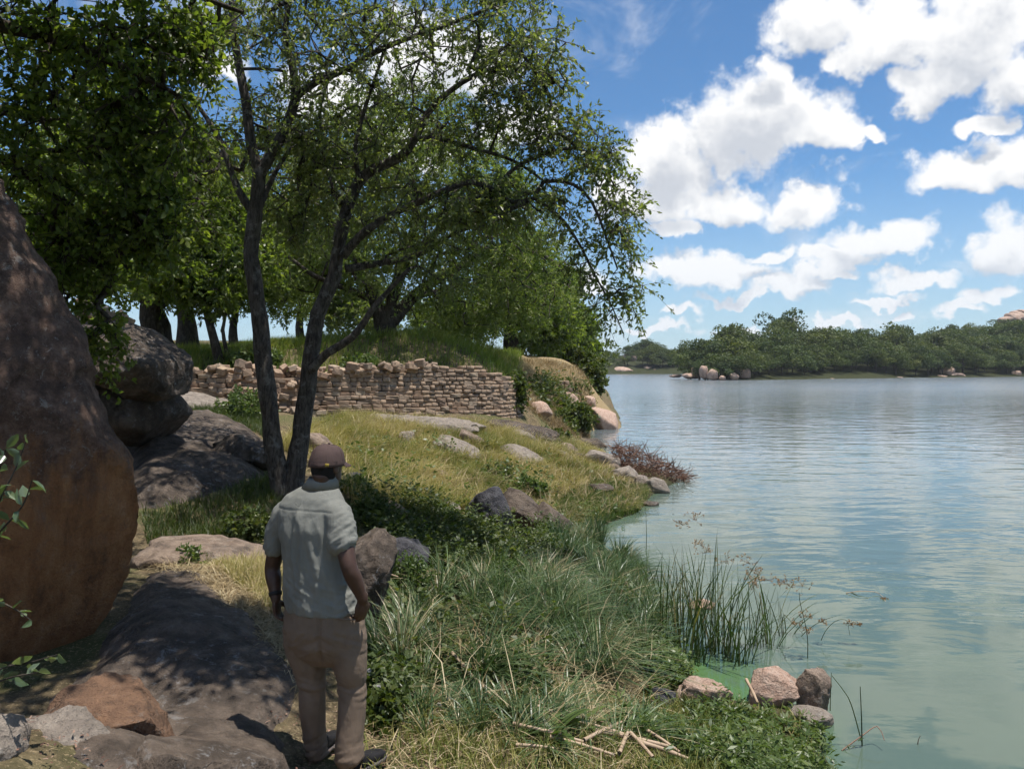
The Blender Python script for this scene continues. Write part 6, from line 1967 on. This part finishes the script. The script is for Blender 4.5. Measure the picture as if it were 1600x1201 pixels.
stalk('short floating stem left of the bent one on open water', [(1330, 924, 10.2), (1340, 930, 10.05), (1352, 932, 10.0)], .005, var=.4)
stalk('tiny dark twig poking out of the water near the right edge', [(1434, 1162, 6.1), (1435, 1155, 6.1), (1438, 1149, 6.1)], .004, mat='twig', var=.2)
stalk('green stalk rising from the near herbs towards the lake', [(1297, 1110, 6.6), (1298, 1080, 6.6), (1299, 1050, 6.6)], .004, var=.5)
stalk('thin stems standing in the water right of the dead brush', [(1072, 748, dw_(742)), (1076, 735, dw_(742)), (1080, 722, dw_(742))], .008, mat='twig', var=.3)

# ------------------------------------------------------------------ cut canes on the near ground
def cane(a, b, r, label, bend=None, group=None):
    pa, pb = [W(p[0], p[1], hit(p[0], p[1], 3.2, 7.5) or 4.8) + np.array([0, 0, (p[2] if len(p) > 2 else .02) + .06]) for p in (a, b)]
    r *= 1.35
    pts = [np.append(pa, r)]
    if bend is not None:
        pm = W(bend[0], bend[1], hit(bend[0], bend[1], 3.2, 7.5) or 4.8) + np.array([0, 0, bend[2]])
        pts.append(np.append(pm, r * .95))
    else:
        pts.append(np.append((pa + pb) / 2 + [0, 0, .006], r * .95))
    pts.append(np.append(pb, r * .75))
    org = pts[0][:3].copy()
    q = resample(np.array(pts), .05)
    # nodes of the cane
    rr = q[:, 3] * (1 + .16 * (np.arange(len(q)) % 4 == 0))
    V, Q = tube([(q[:, :3] - org, rr)], 6)
    o = add('cut_cane', np_mesh('cut_cane', V, Q, M['cane'], True, var=np.clip(.45 + .35 * fbm(V * 9 + a[0], 2), 0, 1)))
    o.location = tuple(org)
    tag(o, label, 'cane', group)
cane((802, 1151, .03), (912, 1178, .02), .009, 'long reddish cane lying at the left of the cut canes')
cane((912, 1178, .03), (972, 1152, .05), .009, 'cane crossing the end of the long reddish cane')
cane((806, 1183, .02), (872, 1190, .02), .008, 'short brown cane below the long reddish cane')
cane((905, 1150, .04), (1000, 1176, .03), .011, 'pale thick cane in the middle of the cut canes')
cane((930, 1162, .03), (1052, 1186, .02), .012, 'long pale cane pointing to the lower right')
cane((968, 1196, .02), (982, 1172, .07), .010, 'cane snapped into an upright peak', None)
cane((982, 1172, .07), (1020, 1202, .02), .010, 'falling half of the snapped cane peak')
cane((1000, 1180, .03), (1075, 1204, .02), .012, 'bleached cane at the right of the cut canes')
cane((860, 1170, .02), (960, 1199, .02), .009, 'brown cane at the bottom edge below the leafy sprout')
cane((840, 1128, .05), (880, 1145, .05), .009, 'short pale cane above the leafy sprout')
cane((706, 1056, .12), (735, 1082, .08), .010, 'short orange cane stuck in the sedge')
cane((735, 1085, .09), (768, 1110, .05), .008, 'brown cane below the short orange cane in the sedge')
cane((1166, 1092, .12), (1184, 1112, .02), .010, 'orange-brown cane stub leaning on the pink faceted stone')
cane((592, 944, .25), (622, 952, .25), .006, 'thin reddish stem sticking out right of the hand of the man')
cane((885, 1135, .05), (975, 1160, .03), .007, 'slim cane under the leaves of the sprout')
cane((1012, 1166, .05), (1062, 1196, .03), .008, 'slim bleached cane along the herb edge')

# leafy sprout with broad blades
def sprout(px, py, label, n, seed, L=(.16, .3), wd=.022, mat='leaf_herb', D0=5.0, name='broad_leaved_sprout', lift=0.0):
    rg = np.random.default_rng(seed)
    D = hit(px, py, D0 * .7, D0 * 1.4) or D0
    base = W(px, py, D) + np.array([0, 0, lift])
    root = empty(name, base, label, 'plant')
    for i in range(n):
        a = rg.uniform(0, 2 * PI)
        l = rg.uniform(*L)
        u = np.array([np.cos(a), np.sin(a), 0])
        s = np.array([-np.sin(a), np.cos(a), 0])
        rise, fall = rg.uniform(.55, 1.0), rg.uniform(.3, .9)
        rows = []
        for t in np.linspace(0, 1, 7):
            c = base + u * l * t * .85 + np.array([0, 0, l * (rise * t - fall * t * t)])
            w_ = wd * (math.sin(PI * min(t * .92 + .08, 1)) ** .7) + .001
            rows += [c - s * w_ + [0, 0, .3 * w_], c, c + s * w_ + [0, 0, .3 * w_]]
        V = np.array(rows)
        ii = np.arange(21).reshape(7, 3)
        Q = np.concatenate([np.stack([ii[:-1, k], ii[:-1, k + 1], ii[1:, k + 1], ii[1:, k]], 1) for k in (0, 1)])
        add('leaf', np_mesh('leaf', V, Q, M[mat], True, var=np.full(21, rg.uniform(.1, .9))), root)
    return root
sprout(862, 1166, 'broad-leaved green sprout among the cut canes', 18, 801, (.24, .42), .030, lift=.05)
sprout(905, 1148, 'smaller green sprout right of the broad-leaved one', 11, 802, (.18, .32), .024, lift=.05)
sprout(312, 838, 'yellow-green grass tuft on top of the thin flat ledge', 26, 803, (.10, .22), .004, 'leaf_herb', 8.0, 'grass_tuft')

# white flowers by the man's leg
for i, (px, py, f) in enumerate([(592, 1072, 1118), (577, 1047, 1100), (702, 1092, 1115), (716, 1106, 1125), (686, 1100, 1120), (662, 980, 1010), (671, 981, 1012)]):
    D = hit(px, f, 4, 8) or 5.4
    b, t = W(px + 2, f, D), W(px, py, D)
    root = empty('white_flower', b, ['white clover-like flower head on a stem by the right knee of the man', 'small white flower close to the trouser leg of the man', 'white bloom hanging in the weeds below the sedge, farthest right but one',
                 'white bloom lowest of the three below the sedge', 'white bloom farthest left of the three below the sedge', 'white floret high in the sedge, left of a twin', 'white floret high in the sedge, right of a twin'][i], 'flower')
    V, Q = tube([(np.stack([b, (b + t) / 2 + [.006, 0, 0], t]), np.array([.0018, .0016, .0014]))], 4)
    add('stem', np_mesh('stem', V, Q, M['sedge'], True, var=np.full(len(V), .4)), root)
    dv = nrm(RNG.normal(size=(70, 3)) + np.array([0, -.2, .5]))
    V, F, va = leaf_cards(np.repeat(t[None], 70, 0), dv, np.full(70, .016), np.full(70, .004), RNG.uniform(0, 1, 70), RNG)
    add('bloom', np_mesh('bloom', V, F, M['petal'], False, var=va), root)

# glossy-leaved shrub entering at the left edge
def glossy(label, stems, nleaf, seed, L=.075, wd=.02):
    rg = np.random.default_rng(seed)
    base = W(*stems[0][0])
    root = empty('glossy_shrub', base, label, 'shrub')
    lv = []
    paths = []
    for st in stems:
        q = resample(np.array([np.append(W(*p), .006 - .004 * i / max(len(st) - 1, 1)) for i, p in enumerate(st)]), .03)
        paths.append((q[:, :3], q[:, 3]))
        lv.append(q)
    V, Q = tube(paths, 5)
    add('stems', np_mesh('stems', V, Q, M['bark_dark'], True), root)
    for q in lv:
        k = max(3, int(nleaf * len(q) / sum(len(z_) for z_ in lv)))
        for i in range(k):
            j = int(np.clip(len(q) * (i + rg.uniform(.2, 1)) / k, 1, len(q) - 1))
            d_ = nrm(nrm(q[j, :3] - q[j - 1, :3]) * .4 + rg.normal(size=3) * .8)
            V, F, va = leaf_cards(q[j:j + 1, :3], d_[None], [L * rg.uniform(.7, 1.2)], [wd * rg.uniform(.8, 1.2)], np.array([rg.uniform(0, 1)]), rg, 6)
            add('leaf', np_mesh('leaf', V, F, M['leaf_glossy'], True, var=va), root)
glossy('glossy grey-green leafy shrub at the left edge in front of the orange boulder', [[(-60, 900, 3.3), (-10, 800, 3.3), (25, 730, 3.3), (40, 690, 3.35)], [(-60, 900, 3.3), (0, 830, 3.25), (35, 790, 3.2), (50, 750, 3.2)], [(-60, 900, 3.3), (-10, 760, 3.4), (10, 700, 3.4)]], 62, 811)
glossy('low glossy sprig with pale leaves near the bottom left corner', [[(-60, 1090, 3.3), (0, 1045, 3.3), (45, 1035, 3.3), (90, 1022, 3.3)], [(-60, 1090, 3.3), (10, 1060, 3.25), (60, 1050, 3.2)]], 24, 812)
glossy('thin drooping sprig hanging at the left edge below the glossy shrub', [[(-40, 930, 3.3), (0, 940, 3.3), (30, 955, 3.3), (50, 970, 3.3)]], 9, 813, .06, .014)

# ------------------------------------------------------------------ thin midday haze over the lake
hv_ = [(x_, y_, z_) for z_ in (-5.0, 48.0) for y_ in (min(gy[0], wy[0]) - 100, max(gy[-1], wy[-1]) + 100) for x_ in (min(gx[0], wx[0]) - 100, max(gx[-1], wx[-1]) + 100)]
m_ = bpy.data.materials.new('haze_air')
m_.use_nodes = True
m_.node_tree.nodes.clear()
g = G(m_.node_tree)
pv = g.n('ShaderNodeVolumePrincipled')
pv.inputs['Color'].default_value = (0.86, 0.91, 1.0, 1)
pv.inputs['Density'].default_value = 0.00017
pv.inputs['Anisotropy'].default_value = 0.2
om_ = g.n('ShaderNodeOutputMaterial')
g.put(om_.inputs['Volume'], pv.outputs[0])
hz_box = add('haze', np_mesh('haze', np.array(hv_), np.array([(0, 2, 3, 1), (4, 5, 7, 6), (0, 1, 5, 4), (2, 6, 7, 3), (0, 4, 6, 2), (1, 3, 7, 5)]), m_))
hz_box['kind'] = 'stuff'
